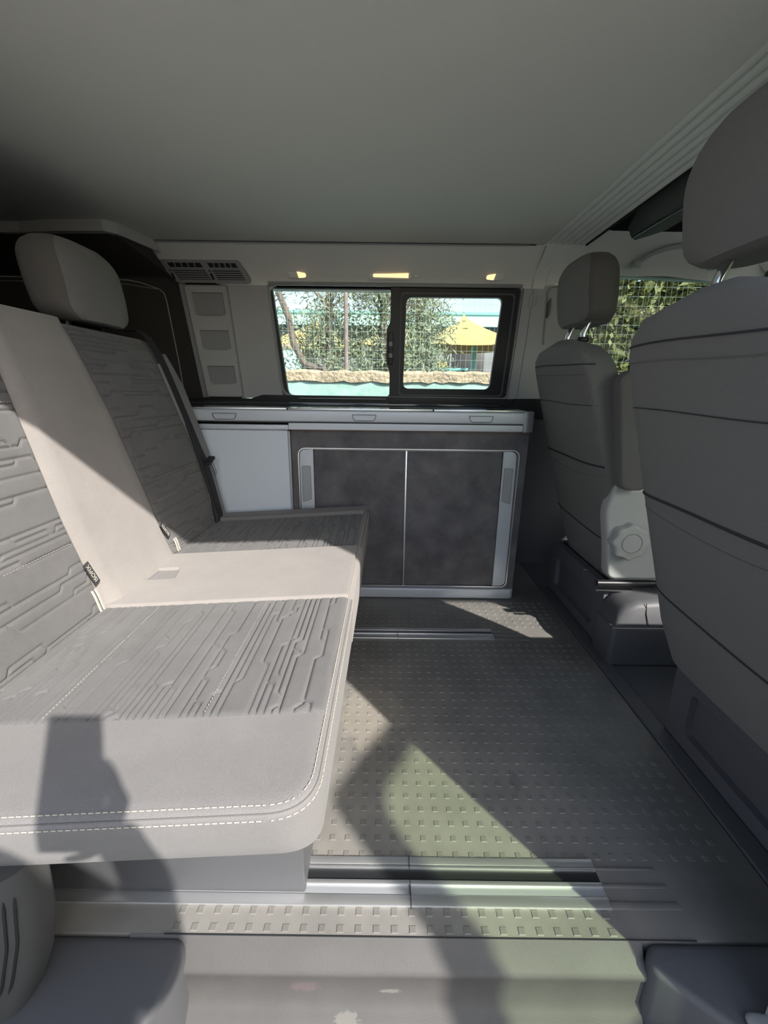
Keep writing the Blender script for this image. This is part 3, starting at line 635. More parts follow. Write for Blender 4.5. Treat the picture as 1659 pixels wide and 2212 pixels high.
for a, b, c_, d_ in ((-1.25, -0.402, -1.25, -0.442), (-0.400, 0.192, -0.440, 0.215), (0.194, 0.566, 0.217, 0.52)):
    q = [(a, 1.812), (b, 1.812), (d_ if b > 0.5 else b, 2.15), (a, 2.15)]
    l = MB().slab(rpoly(q, 0.004), 0.847, 0.855, 0.0015, XYZ).build('lid', 'lid', wt)
    MB().box(a + 0.002, b - 0.002, 1.8105, 1.8145, 0.8475, 0.8545, 0.001).build('lid_edge', 'alu', l)
MB().box(-1.25, 0.56, 1.995, 2.003, 0.855, 0.8575, 0.001).box(-1.25, 0.53, 2.10, 2.16, 0.855, 0.868, 0.003).build('hinge_ridge', 'lid', wt)
for gx in (-0.656, -0.088, 0.388):
    gp = rpoly([(gx - 0.043, 0.806), (gx + 0.043, 0.806), (gx + 0.050, 0.832), (gx - 0.050, 0.832)], [0.012, 0.012, 0.004, 0.004], 4)
    gg = MB().ring(gp, inset(gp, 0.0022), -0.002, 0.003, XZ(1.806)).build('lid_grip', 'plasticD', wt)
    MB().prism(inset(gp, 0.0025), -0.001, 0.0008, XZ(1.806)).build('grip_face', 'silver', gg)

# ================================================================== REAR BENCH
bench = thing('bench_seat', (-0.4, 1.1, 0), 'grey quilted two-seat rear bench with light centre band, sunlit', 'bench')
MB().box(-0.72, -0.142, 0.603, 1.74, 0.003, 0.275, 0.004).build('seat_box', 'plasticD', bench, label='dark box under the cushion')
ZC = lambda x: 0.400 + (x + 0.69) * 0.0645
CU = lambda x, y, h: (x, y, ZC(x) + h)
near = MB(); 
co = rpoly([(-0.80, 0.400), (-0.080, 0.408), (-0.066, 1.79), (-0.80, 1.79)], [0.01, 0.062, 0.03, 0.01], 10)
cu = MB()
rings = []
CP = ((0.030, 0.050, -0.139), (0.012, 0.046, -0.135), (0.004, 0.038, -0.122), (0.002, 0.026, -0.090), (0.001, 0.012, -0.055), (0.0, 0.002, -0.020), (0.001, 0.0, -0.010), (0.0045, 0.0, -0.004), (0.010, 0.0, -0.001), (0.020, 0.0, 0.0008), (0.028, 0.0, 0.0015))
for (ins, dy, h) in CP:
    rings.append([CU(a, b + dy * min(1, max(0, (0.56 - b) / 0.15)), h) for a, b in inset(co, ins)])
cush = cu.loft(rings).build('cushion', 'plain', bench, angle=60)
# stitching lines round the near and front edges
sm = MB(); inn = lambda d, h: [CU(a, b, h) for a, b in inset(co, d)]
for d, h in ((0.0105, 0.0004), (0.0000, -0.0125)):
    pts = inn(d, h); pts = pts[5:11 + 11 * 2 + 3]; stitches(sm, pts)
sm.build('stitching', 'thread', cush, kind='stuff', angle=None, label='cream double topstitching')
MB().tube(inn(0.0032, -0.0052)[5:36], 0.0010, 6).build('seam', 'seatdark', cush)
# quilt inserts
YX = lambda y, x, h: CU(x, y, h)
nb0 = lambda b: 0.572
quilt_panel('quilted_insert', lambda b: 0.572, lambda b: 0.968, -0.690, -0.088, -0.001, 0.0075, YX, bench, 11, 0.0022)
quilt_panel('quilted_insert', lambda b: 1.322, lambda b: 1.700, -0.690, -0.088, -0.001, 0.0075, YX, bench, 29, 0.0026)
# light centre band of the cushion, with the buckle slot
gx, gy = 150, 110; gv = []; gfc = []
sm_ = lambda v, w_: min(1.0, max(0.0, v / w_))
for i in range(gx + 1):
    x = -0.700 + (0.700 - 0.086) * i / gx
    for j in range(gy + 1):
        y = 0.966 + 0.359 * j / gy
        e = min(sm_(y - 0.966, 0.008), sm_(1.325 - y, 0.008), sm_(-0.083 - x, 0.006)); hh = 0.0095 * math.sqrt(1 - (1 - e) ** 2) - (0.003 if e == 0 else 0)
        xs_ = -0.585 - 0.02 * (y - 1.118) / 0.08; d = min(sm_(xs_ - x, 0.008), sm_(y - 1.118, 0.008), sm_(1.200 - y, 0.008))
        gv.append(CU(x, y, hh - 0.022 * d))
for i in range(gx):
    for j in range(gy): a = i * (gy + 1) + j; gfc.append((a, a + 1, a + gy + 2, a + gy + 1))
MB().add(gv, gfc).build('centre_band', 'band', bench, angle=70, label='plain light grey centre band of the seat')
fb = MB(); xf = lambda y: -0.080 + (y - 0.408) / 1.382 * 0.014
fb.loft([[CU(xf(y) - ins + 0.0016, y, h + 0.0008) for ins, dy, h in CP[:1:-1]] + [CU(xf(y) - 0.09, y, -0.12), CU(xf(y) - 0.09, y, 0.0)] for y in (0.966, 1.325)]).build('centre_band_front', 'band', bench)
MB().slab(rpoly([(-0.70, 1.123), (-0.60, 1.123), (-0.612, 1.194), (-0.70, 1.194)], 0.012), -0.03, -0.002, 0.006, CU).build('buckle_pocket', 'plasticL', bench, label='grey moulded buckle pocket')
MB().slab(rpoly([(-0.665, 1.126), (-0.618, 1.126), (-0.630, 1.140), (-0.66, 1.138)], 0.004), -0.01, 0.0002, 0.001, CU).build('buckle', 'seatdark', bench)
# far bolster
fbp = rpoly([(-0.72, 1.702), (-0.082, 1.712), (-0.066, 1.80), (-0.72, 1.80)], [0.01, 0.01, 0.03, 0.02], 6)
MB().slab(fbp, -0.10, 0.016, 0.014, CU).build('side_bolster', 'plain', bench)
# stitch lines across insert
sm = MB()
for x in (-0.545, -0.283): stitches(sm, [CU(x, 0.58 + 0.38 * k / 8, 0.0062) for k in range(9)], 0.0075, 0.0035, 0.0007)
for x in (-0.545,): stitches(sm, [CU(x, 1.33 + 0.36 * k / 8, 0.0062) for k in range(9)], 0.0075, 0.0035, 0.0007)
sm.build('stitching', 'thread2', cush, kind='stuff', angle=None)
# backrest
BO = Vector((-0.690, 0, 0.400)); BS = Vector((-0.1988, 0, 0.98)).normalized(); BN = Vector((0.98, 0, 0.1988)).normalized()
BK = lambda y, s, h: tuple(BO + Vector((0, y, 0)) + BS * s + BN * h)
def bR(s):   # far boundary of the light band
    xs = [0, 0.22, 0.47, 0.64, 0.70]; ys = [1.330, 1.298, 1.262, 1.215, 1.19]; return float(np.interp(s, xs, ys))
def fR(s): return float(np.interp(s, [0, 0.25, 0.40, 0.62, 0.66, 0.70], [1.690, 1.700, 1.668, 1.612, 1.585, 1.55]))
def bL(s): return float(np.interp(s, [0, 0.03, 0.24, 0.70], [0.972, 0.962, 0.944, 0.940]))
def farE(s): return float(np.interp(s, [0, 0.28, 0.54, 0.64, 0.69, 0.705], [1.80, 1.82, 1.765, 1.71, 1.67, 1.62]))
bo_ = [(0.36, 0.0), (0.36, 0.66), (0.40, 0.70)] + [(y, 0.706) for y in (0.7, 1.0, 1.3, 1.5, 1.58)] + [(farE(s), s) for s in (0.70, 0.68, 0.62, 0.54, 0.42, 0.28, 0.14, 0.05, 0.0)]
bb = MB(); rings = []
for (ins, h) in ((0.03, -0.13), (0.008, -0.12), (0.0, -0.10), (0.0, -0.03), (0.004, -0.012), (0.012, -0.003), (0.022, 0.0)):
    rings.append([BK(a, b, h) for a, b in inset(bo_, ins)])
bk = bb.loft(rings).build('backrest', 'seatdark', bench, angle=60)
quilt_panel('quilted_insert', lambda s: 0.52, bL, 0.0, 0.695, -0.002, 0.010, BK, bench, 5, 0.0026)
quilt_panel('quilted_insert', bR, fR, 0.0, 0.697, -0.002, 0.010, BK, bench, 17, 0.0028)
# light band of backrest
bl = MB(); rings = []
NS = 28
gridv = []; gf = []
for i in range(NS + 1):
    s = 0.0 + 0.712 * i / NS
    for j in range(13):
        u = j / 12; y = bL(s) + (bR(s) - bL(s)) * u
        e = min(u, 1 - u) * (bR(s) - bL(s)); hh = 0.008 + 0.004 * math.sqrt(max(0, 1 - (1 - min(1, e / 0.02)) ** 2))
        if s > 0.68: hh -= (s - 0.68) ** 2 * 12; 
        if s < 0.06: hh += 0.01 * (1 - s / 0.06)
        gridv.append(BK(y, s, hh if 0 < j < 12 else -0.002))
for i in range(NS):
    for j in range(12): a = i * 13 + j; gf.append((a, a + 1, a + 14, a + 13))
MB().add(gridv, gf).build('centre_band', 'band', bench, angle=80, label='plain light grey centre band of the backrest')
# far side bolster of the backrest
pv = [(fR(s) + 0.012, s) for s in (0.0, 0.1, 0.25, 0.4, 0.55, 0.62)] + [(farE(s) - 0.002, s) for s in (0.66, 0.62, 0.54, 0.40, 0.28, 0.14, 0.0)]
MB().slab(pv, -0.03, 0.012, 0.010, BK).build('side_bolster', 'seatside', bench)
# topstitch on the backrest inserts
sm = MB()
for s, y0, y1 in ((0.185, 0.56, 0.935), (0.505, 0.56, 0.935), (0.185, 1.31, 1.70)): stitches(sm, [BK(y0 + (y1 - y0) * k / 8, s, 0.0088) for k in range(9)], 0.0075, 0.0035, 0.0007)
sm.build('stitching', 'thread2', bk, kind='stuff', angle=None)
# isofix tags and slots
def text_mesh(txt, size):
    c = bpy.data.curves.new('t', 'FONT'); c.body = txt; c.size = size; c.extrude = 0.0003; c.align_x = 'CENTER'; c.align_y = 'CENTER'
    o = bpy.data.objects.new('t', c); COL.objects.link(o); dg = bpy.context.evaluated_depsgraph_get(); me = bpy.data.meshes.new_from_object(o.evaluated_get(dg))
    bpy.data.objects.remove(o); return me
def isofix(y0, s0, y1, s1):
    a = Vector(BK(y0, s0, 0.010)); b = Vector(BK(y1, s1, 0.012)); ax = (b - a).normalized(); nn = BN.copy(); nn = (nn - ax * nn.dot(ax)).normalized(); wd = nn.cross(ax)
    L = (b - a).length; c = (a + b) / 2; M = Matrix((ax, wd, nn)).transposed().to_4x4(); M.translation = c + nn * 0.003
    t = MB().box(-L / 2, L / 2, -0.009, 0.009, -0.001, 0.001, m=M).build('isofix_tag', 'seam', bench, label='small black ISOFIX fabric tag')
    me = text_mesh('ISOFIX', 0.0155); me.materials.append(MT['thread']); M2 = M.copy(); M2.translation = c + nn * 0.0043
    me.transform(Matrix.Translation(-Vector(bench.location)) @ M2 @ Matrix.Scale(-1, 4, (1, 0, 0)) @ Matrix.Scale(-1, 4, (0, 1, 0)))
    o = bpy.data.objects.new('tag_lettering', me); COL.objects.link(o); o.parent = t
isofix(1.300, 0.118, 1.322, 0.068); isofix(0.950, 0.128, 0.962, 0.072)
for y, s0, s1 in ((1.350, 0.052, 0.006), (0.944, 0.062, 0.004)):
    sl_ = MB()
    for dy in (-0.006, 0.006):
        sl_.tube([BK(y + dy + 0.006 * k / 5, s0 + (s1 - s0) * k / 5, 0.011 + 0.001 * math.sin(k)) for k in range(6)], 0.0032, 6)
    sl_.build('anchor_slot', 'thread2', bench, label='pale frayed anchor slot binding')
# headrest of the far place
hr = MB(); rings = []
HRc = Vector((-0.865, 1.375, 0))
def head_rings(cx, cy, z0, z1, wx, wy, lean, top=0.35):
    rg = []; N = 15
    for k in range(N + 1):
        t = k / N; z = z0 + (z1 - z0) * t
        f = math.sin(min(1, t / 0.18) * math.pi / 2) ** 0.5 if t < 0.18 else 1.0
        g2 = 1.0 if t < 1 - top else math.sqrt(max(0.0, 1 - ((t - (1 - top)) / top) ** 2.3))
        f = max(0.12, 0.62 + 0.38 * f) * max(0.05, g2 ** 0.75)
        if t == 0: f = 0.72
        rg.append(sup(cx + lean * (t), cy, wx * (0.85 + 0.15 * math.sin(math.pi * t)) * max(g2 ** 0.6, .08), wy * f, z, 40, 3.2))
    return rg
shade_sides(MB().loft(head_rings(-0.875, 1.375, 1.105, 1.322, 0.075, 0.155, -0.03)).build('headrest', 'seatback', bench, angle=60, label='grey cloth headrest'), 'seatshade')
for y in (1.30, 1.46): MB().tube([(-0.885, y, 1.05), (-0.885, y, 1.14)], 0.008, 8).build('headrest_post', 'black', bench)
# seat belt
bpth = [(1.52, 0.722, -0.02), (1.555, 0.722, 0.010), (1.585, 0.705, 0.016), (1.618, 0.66, 0.018), (1.640, 0.61, 0.018), (1.664, 0.52, 0.018), (1.692, 0.40, 0.018), (1.715, 0.30, 0.018), (1.728, 0.25, 0.020), (1.735, 0.18, 0.018), (1.732, 0.10, 0.018), (1.722, 0.03, 0.020), (1.716, 0.0, 0.018)]
bt = MB(); vs = []; 
for i, (y, s, h) in enumerate(bpth):
    for dy, dh in ((-0.022, 0), (0.022, 0), (0.022, -0.003), (-0.022, -0.003)): vs.append(BK(y + dy, s, h + dh))
bt.loft([vs[4 * i:4 * i + 4] for i in range(len(bpth))])
belt = bt.build('seat_belt', 'belt', bench, angle=30, label='black seat belt webbing down the far bolster')
MB().tube([BK(1.672 + q, s, 0.017) for q, s in ((0.0, 0.40), (0.020, 0.25), (0.022, 0.1), (0.0, 0.0))], 0.005, 6).build('belt_edge', 'belt', belt)
MB().box(-0.03, 0.03, -0.014, 0.014, -0.006, 0.006, 0.004, m=Matrix.Translation(BK(1.752, 0.245, 0.027)) @ Matrix.Rotation(0.35, 4, 'X') @ Matrix.Rotation(math.radians(90), 4, 'Z')).build('belt_tongue_cover', 'belt', belt)
tg = rpoly([(1.765, 0.245), (1.790, 0.235), (1.800, 0.180), (1.782, 0.178)], 0.006, 4)
MB().ring(tg, inset(tg, 0.0045), 0.022, 0.025, BK).build('belt_tongue', 'chrome', belt, label='steel belt tongue')

# side trim with ribs at lower left
tr = thing('side_trim', (-0.75, 0.42, -0.01), 'grey moulded side trim with dark ribbed grille at lower left beneath the bench', 'trim')
XRT = lambda z: float(np.interp(z, [-0.12, 0.0, 0.09, 0.17, 0.26, 0.33], [-0.62, -0.550, -0.514, -0.496, -0.490, -0.492]))
rg = []
for k in range(15):
    z = -0.12 + 0.41 * k / 14; xr = XRT(z)
    rg.append([(a, b, z) for a, b in rpoly([(-1.2, 0.375), (xr - 0.075, 0.385), (xr, 0.435), (xr + 0.004, 0.48), (-1.2, 0.48)], [0.01, 0.03, 0.02, 0.01, 0.01], 6)])
MB().loft(rg).build('trim_shell', 'sidetrim', tr, angle=60)
for j in range(5):
    u = 0.30 + 0.13 * j; pts = []
    for k in range(15):
        z = 0.07 + 0.185 * k / 14; xr = XRT(z); uu = u - 0.25 * (1 - k / 14) * 0.6 + 0.05
        pts.append((xr - 0.075 * (1 - uu), 0.385 + 0.05 * uu - 0.0005, z))
    MB().tube(pts, [0.0006] + [0.0021] * 13 + [0.0006], 6).build('grille_slot', 'black', tr)

# ================================================================== FRONT SEATS
def front_seat(dx, yc, label, side_label, nearest):
    t = thing('front_seat', (0.95 + dx, yc, 0), label, 'seat', 'front seats seen from behind')
    XR = lambda z: 0.74 - (z - 0.35) * 0.30 + dx
    N = 26; rings = []; prs = []
    for k in range(N + 1):
        u = k / N; z = 0.235 + (1.112 - 0.235) * u
        hw = 0.268 if z < 0.75 else 0.268 - 0.012 * ((z - 0.75) / 0.25)
        if z > 0.975: hw *= math.sqrt(max(0.02, 1 - ((z - 0.975) / 0.139) ** 2.6))
        if z < 0.33: hw *= 0.88 + 0.12 * (z - 0.235) / 0.095
        th = 0.085 - 0.02 * u
        if z > 1.04: th *= math.sqrt(max(0.05, 1 - ((z - 1.04) / 0.074) ** 2))
        cx = XR(z) + 0.085 - 0.02 * u; prs.append((cx, hw, th, z))
        rings.append(sup(cx, yc, th, hw, z, 64, 5.0))
    bkk = MB().loft(rings).build('backrest', 'seatback', t, angle=60)
    def surf(y, z, off=0.001):   # rear face
        cx = float(np.interp(z, [p[3] for p in prs], [p[0] for p in prs])); hw = float(np.interp(z, [p[3] for p in prs], [p[1] for p in prs])); th = float(np.interp(z, [p[3] for p in prs], [p[2] for p in prs]))
        q = min(0.999, abs(y) / hw); return (cx - th * (1 - q ** 5) ** 0.2 - off, yc + y, z)
    s_ = 1
    W = 0.258; ys_ = [(-W + 2 * W * k / 28) for k in range(29)]
    def line(zn, zf, r, m, nm='seam', bow=0.0):
        MB().tube([surf(y, zn + (zf - zn) * (y + W) / (2 * W) + bow * (1 - (y / W) ** 2) + 0.0015 * math.sin(14 * y)) for y in ys_], r, 6).build(nm, m, bkk)
    line(1.016, 1.026, 0.0020, 'seam', bow=0.004); line(0.985, 0.994, 0.0009, 'seatdark'); line(0.887, 0.897, 0.0013, 'seam')
    line(0.685, 0.690, 0.0034, 'seam', 'map_pocket_edge', bow=-0.0); line(0.655, 0.66, 0.0009, 'seatdark', bow=-0.02)
    line(0.408, 0.436, 0.0024, 'seam', bow=-0.006)
    # side bolster panels, proud at the front
    for sd in (-1, 1):
        rg = []
        for k in range(19):
            z = 0.33 + 0.60 * k / 18; cx, hw, th = [float(np.interp(z, [p[3] for p in prs], [p[i] for p in prs])) for i in (0, 1, 2)]
            e = math.sin(math.pi * (k + 0.6) / 19.2) ** 0.4
            rg.append(sup(cx + 0.075, yc + sd * (hw - 0.035), 0.075 * e + 0.01, 0.038 * e + 0.004, z, 20, 2.6))
        MB().loft(rg).build('side_bolster', 'seatside', t, angle=60)
    # headrest on two posts
    shade_sides(MB().loft(head_rings(0.640 + dx, yc, 1.165, 1.40 if nearest else 1.39, 0.070, 0.178 if nearest else 0.155, -0.030 if nearest else -0.02, 0.5 if nearest else 0.35)).build('headrest', 'seatback', t, angle=60), 'seatshade')
    for dy in (-0.07, 0.07):
        MB().tube([(0.612 + dx, yc + dy, 1.07), (0.612 + dx, yc + dy, 1.13), (0.622 + dx, yc + dy, 1.16), (0.64 + dx, yc + dy, 1.20)], 0.0095, 12).build('headrest_post', 'chrome', t)
        MB().slab([(0.612 + dx + 0.02 * math.cos(a * math.pi / 8), yc + dy + 0.02 * math.sin(a * math.pi / 8)) for a in range(16)], 1.10, 1.117, 0.004, XYZ).build('post_collar', 'black', t)
    # seat cushion and armrest
    MB().slab(rpoly(rect(0.84 + dx, 1.34 + dx, yc - 0.25, yc + 0.25), 0.06, 6), 0.28, 0.44, 0.04, XYZ).build('cushion', 'seatdark', t)
    # lower plastic shield with recline knob
    MB().slab(rpoly(rect(0.75 + dx, 1.28 + dx, 0.262, 0.345), 0.02), yc - 0.262, yc - 0.225, 0.01, lambda a, b, h: (a, h, b)).build('side_shield', 'plasticL', t)
    if nearest is False:
        MB().slab(rpoly([(0.800, 0.285), (0.785, 0.40), (0.760, 0.53), (0.78, 0.64), (0.93, 0.64), (1.0, 0.45), (1.0, 0.285)], 0.03), yc - 0.280, yc - 0.225, 0.012, lambda a, b, h: (a, h, b)).build('recliner_cover', 'plasticL', t)
        kn = MB(); c0 = (0.845, 0.435)
        knob_o = [(c0[0] + (0.062 + 0.004 * math.cos(a * 8 * math.pi / 24)) * math.cos(a * 2 * math.pi / 48), c0[1] + (0.062 + 0.004 * math.cos(a * 8 * math.pi / 24)) * math.sin(a * 2 * math.pi / 48)) for a in range(48)]
        kb = kn.slab(knob_o[::-1], yc - 0.318, yc - 0.270, 0.010, lambda a, b, h: (a, h, b)).build('recline_knob', 'plasticL', t)
        MB().tube([(c0[0] + 0.034 * math.cos(a * math.pi / 12), yc - 0.3185, c0[1] + 0.034 * math.sin(a * math.pi / 12)) for a in range(25)], 0.0015, 6).build('knob_ring', 'plasticM', kb)
        MB().tube([(0.735, yc - 0.23, 0.30), (0.98, yc - 0.23, 0.30)], 0.001, 4).build('seam', 'black', t)
        ar = MB().slab(rpoly([(0.772, 0.62), (0.86, 0.62), (0.80, 0.985), (0.745, 1.0), (0.715, 0.97)], 0.03), yc - 0.33, yc - 0.272, 0.012, lambda a, b, h: (a, h, b)).build('armrest', 'seatdark', t, label='folded-up dark armrest')
        # shiny lever bar
        MB().tube([(0.770, yc - 0.27, 0.267), (1.02, yc - 0.27, 0.267)], 0.013, 12, flat=0.9).build('lever_bar', 'phone', t, label='glossy black seat lever')
        MB().tube([(0.775, yc - 0.27, 0.238), (0.90, yc - 0.27, 0.238)], 0.006, 8).build('slide_rail', 'chrome', t)
    MB().box(0.83 + dx, 0.98 + dx, yc - 0.22, yc + 0.22, 0.235, 0.30, 0.015).build('seat_carriage', 'black', t)
    return t
s_near = front_seat(0.0, 0.825, 'dark grey front seat nearest the camera, cut off at the right edge', '', True)
s_far = front_seat(0.082, 1.72, 'dark grey front seat beyond, with round recline knob, beside the kitchen cabinet', '', False)
# plinths
def plinth(x0, x1, y0, y1, h, label, arch):
    t = thing('seat_plinth', ((x0 + x1) / 2, (y0 + y1) / 2, 0), label, 'seat base', 'dark plastic seat bases')
    f = lambda a, b, hh: (x0 - hh + 0.03 * 0, a, b)
    out = rpoly(rect(y0, y1, 0.0, h), [0.0, 0.0, 0.035, 0.035], 6)
    inn_ = rpoly(rect(y0 + 0.07, y1 - 0.07, 0.045, h - 0.065), 0.02, 6)
    MB().ring(out, inn_, -0.04, 0.0, f).build('end_frame', 'plinth', t)
    MB().prism(inn_, -0.04, -0.035, f).build('recessed_panel', 'plinth', t)
    MB().slab(rpoly(rect(x0 + 0.02, x1, y0, y1), 0.02), 0.0, h, 0.012, XYZ).build('base_body', 'plinth', t)
plinth(0.815, 1.33, 0.52, 1.046, 0.235, 'dark plastic base under the near front seat', 0)
plinth(0.815, 1.33, 1.47, 1.99, 0.245, 'dark plastic base under the far front seat', 0)
# console between seats
cn = thing('floor_console', (0.95, 1.40, 0), 'dark moulded console with a curved hood between the front seats', 'console')
MB().slab(rpoly(rect(0.790, 1.15, 1.335, 1.468), 0.02), 0.0, 0.150, 0.012, XYZ).build('console_base', 'plasticD', cn)
rg = []
for k in range(9):
    a = k / 8; rg.append([(0.80 + 0.01 * a, 1.345 + 0.05 * a + 0.0, 0.14), (0.80 + 0.06 * a, 1.35, 0.14)])
hood = []
for x, top in ((0.800, 0.155), (0.815, 0.19), (0.84, 0.222), (0.88, 0.238), (0.95, 0.243), (1.15, 0.243)):
    hood.append([(x, 1.345, 0.14), (x, 1.350, top - 0.02), (x, 1.362, top - 0.004), (x, 1.38, top), (x, 1.462, top), (x, 1.462, 0.14)])
MB().loft(hood).build('console_hood', 'plasticD', cn, angle=50)
MB().tube([(0.788, 1.334, 0.151), (1.15, 1.334, 0.151)], 0.002, 6).build('seam', 'plasticM', cn)
MB().tube([(0.90, 1.3525, 0.236), (0.902, 1.347, 0.20), (0.915, 1.343, 0.155)], 0.0013, 6).build('seam', 'black', cn)

# ================================================================== OPEN FRONT DOOR (outside, casts the banded shade)
H = Vector((1.86, 0.33, 0)); T = Vector((1.18, -0.80, 0)); U = (T - H).normalized(); NN = Vector((U.y, -U.x, 0))
DF = lambda a, b, h: tuple(H + U * a + NN * h + Vector((0, 0, b)))
d1 = struct(thing('door_1', (1.86, 0.33, 0), None, None))
do = rpoly([(0.02, -0.25), (1.310, -0.25), (1.310, 1.500), (0.62, 1.500), (0.02, 1.02)], [0.05, 0.08, 0.045, 0.10, 0.1], 7)
di = rpoly([(0.12, 0.86), (1.240, 0.86), (1.240, 1.448), (0.64, 1.448), (0.12, 1.02)], [0.03, 0.04, 0.085, 0.06, 0.04], 7)
MB().ring(do, di, -0.02, 0.02, DF).build('door_frame', 'paint', d1)
MB().prism(di, -0.002, 0.002, DF).build('door_glass', 'gdoor', d1)

# ================================================================== PHOTOGRAPHER (behind the lens) AND PHONE
def skin_obj(name, chains, m, parent=None, sub=2):
    vs = []; es = []; rs_ = []; roots = []
    idx = {}
    for ch in chains:
        prev = None
        for (x, y, z, r) in ch:
            key = (round(x, 4), round(y, 4), round(z, 4))
            if key not in idx: idx[key] = len(vs); vs.append((x, y, z)); rs_.append(r)
            if prev is not None and prev != idx[key]: es.append((prev, idx[key]))
            prev = idx[key]
    me = bpy.data.meshes.new(name); me.from_pydata(vs, es, []); o = bpy.data.objects.new(name, me); COL.objects.link(o)
    md = o.modifiers.new('skin', 'SKIN'); 
    for i, sv in enumerate(me.skin_vertices[0].data): sv.radius = (rs_[i], rs_[i]); sv.use_root = (i == 0)
    ss = o.modifiers.new('sub', 'SUBSURF'); ss.levels = sub; ss.render_levels = sub
    me.materials.append(MT[m]); dg = bpy.context.evaluated_depsgraph_get(); ne = bpy.data.meshes.new_from_object(o.evaluated_get(dg))
    if not len(ne.materials): ne.materials.append(MT[m])
    bpy.data.objects.remove(o); ne.shade_smooth()
    o = bpy.data.objects.new(name, ne); COL.objects.link(o)
    if parent is not None:
        o.parent = parent; ne.transform(Matrix.Translation(-Vector(parent.location)))
    return o
CR = Matrix.Translation((0, 0, 0.93)) @ Rm.to_4x4()
ph = thing('smartphone', (0, 0.0, 0.93), 'black smartphone held up just outside the door opening', 'phone')
MB().box(-0.061, 0.024, -0.148, 0.037, 0.004, 0.013, 0.004, 3, m=CR).build('phone_body', 'phone', ph)
pr = thing('person', (0.05, -0.45, -0.38), 'person in dark clothes standing outside holding up a phone', 'person')
body = skin_obj('body', [
    [(0.12, -0.47, 0.52, 0.18), (0.16, -0.47, 0.76, 0.19), (0.07, -0.46, 0.93, 0.165), (-0.03, -0.45, 1.06, 0.14), (-0.04, -0.44, 1.16, 0.06), (-0.045, -0.42, 1.22, 0.062), (-0.05, -0.41, 1.33, 0.095), (-0.05, -0.41, 1.42, 0.06)],
    [(-0.03, -0.45, 1.06, 0.14), (0.13, -0.45, 1.07, 0.072), (0.22, -0.38, 0.90, 0.056), (0.262, -0.28, 0.715, 0.048), (0.20, -0.18, 0.745, 0.044), (0.10, -0.09, 0.785, 0.034), (0.055, -0.055, 0.805, 0.028), (0.035, -0.035, 0.835, 0.024)],
    [(-0.03, -0.45, 1.06, 0.14), (-0.20, -0.46, 1.07, 0.072), (-0.29, -0.47, 0.82, 0.052), (-0.30, -0.40, 0.58, 0.04), (-0.29, -0.36, 0.46, 0.03)],
    [(0.12, -0.47, 0.52, 0.18), (0.20, -0.47, 0.38, 0.11), (0.20, -0.45, 0.05, 0.08), (0.18, -0.48, -0.30, 0.045), (0.14, -0.36, -0.345, 0.032)],
    [(0.12, -0.47, 0.52, 0.18), (-0.02, -0.47, 0.38, 0.095), (-0.08, -0.45, 0.05, 0.07), (-0.09, -0.48, -0.30, 0.045), (-0.10, -0.36, -0.345, 0.032)]], 'shirt', pr)
fg = [(0.035, -0.035, 0.835, 0.024)]
fing = skin_obj('hand', [
    [(0.040, -0.032, 0.825, 0.020), (0.034, -0.018, 0.865, 0.011), (0.014, 0.000 - 0.03, 0.880, 0.009), (-0.012, -0.034, 0.876, 0.008)],
    [(0.040, -0.032, 0.825, 0.020), (0.040, -0.028, 0.853, 0.011), (0.034, -0.022, 0.888, 0.0095), (0.029, -0.026, 0.912, 0.0085)],
    [(0.040, -0.032, 0.825, 0.020), (0.020, -0.045, 0.835, 0.010), (-0.004, -0.048, 0.842, 0.009), (-0.024, -0.046, 0.838, 0.008)],
    [(0.040, -0.032, 0.825, 0.020), (0.014, -0.050, 0.812, 0.010), (-0.010, -0.054, 0.806, 0.009), (-0.028, -0.052, 0.800, 0.008)],
    [(0.040, -0.032, 0.825, 0.020), (0.012, -0.055, 0.790, 0.010), (-0.010, -0.058, 0.782, 0.008), (-0.024, -0.056, 0.778, 0.007)]], 'skin', pr)
MB().loft([sup(-0.05, -0.42, 0.092 * f, 0.10 * f, z, 24, 2) for z, f in ((1.30, 1.0), (1.36, 1.08), (1.42, 1.0), (1.47, 0.7), (1.49, 0.2))]).build('hair', 'hair', pr)

# ================================================================== OUTDOORS
GZ = -0.38
gr = struct(MB().box(-30, 30, -30, 40, GZ - 0.1, GZ).build('trim_7', 'asphalt')); gr.name = 'ground'; gr['label'] = 'dusty ground outside'
bw = thing('boundary_wall', (0, 5.1, GZ), 'teal painted wall with rough stone coping outside the window', 'wall')
MB().box(-9, 11, 5.0, 5.22, GZ, 1.018).build('wall_face', 'teal', bw)
cp = MB(); n = 260; rings = []
for i in range(n + 1):
    x = -9 + 20 * i / n; r1, r2, r3 = RNG.uniform(-0.012, 0.012, 3)
    rings.append([(x, 4.97 + r1, 1.010 + r2), (x, 4.965 + r3, 1.10 + r1), (x, 4.99, 1.128 + r2), (x, 5.24, 1.13 + r3), (x, 5.26, 1.02)])
cp.loft(rings).build('coping', 'cap', bw, angle=20)
wf_ = thing('wire_fence', (0, 5.12, 1.12), 'wire mesh fence on weathered posts along the top of the teal wall', 'fence')
wm = MB()
def wbar(p, q, r): wm.tube([p, q], r, 4, cap=False)
for i in range(int((9 + 3) / 0.058)):
    x = -3 + i * 0.058; wbar((x + random.uniform(-.004, .004), 5.12, 1.12), (x + random.uniform(-.01, .01), 5.12, 2.9), 0.0011)
for j in range(19): z = 1.16 + j * 0.095; wbar((-3, 5.12, z), (9, 5.12, z), 0.0013)
wm.build('wire_mesh', 'wireG', wf_, angle=None, kind='stuff')
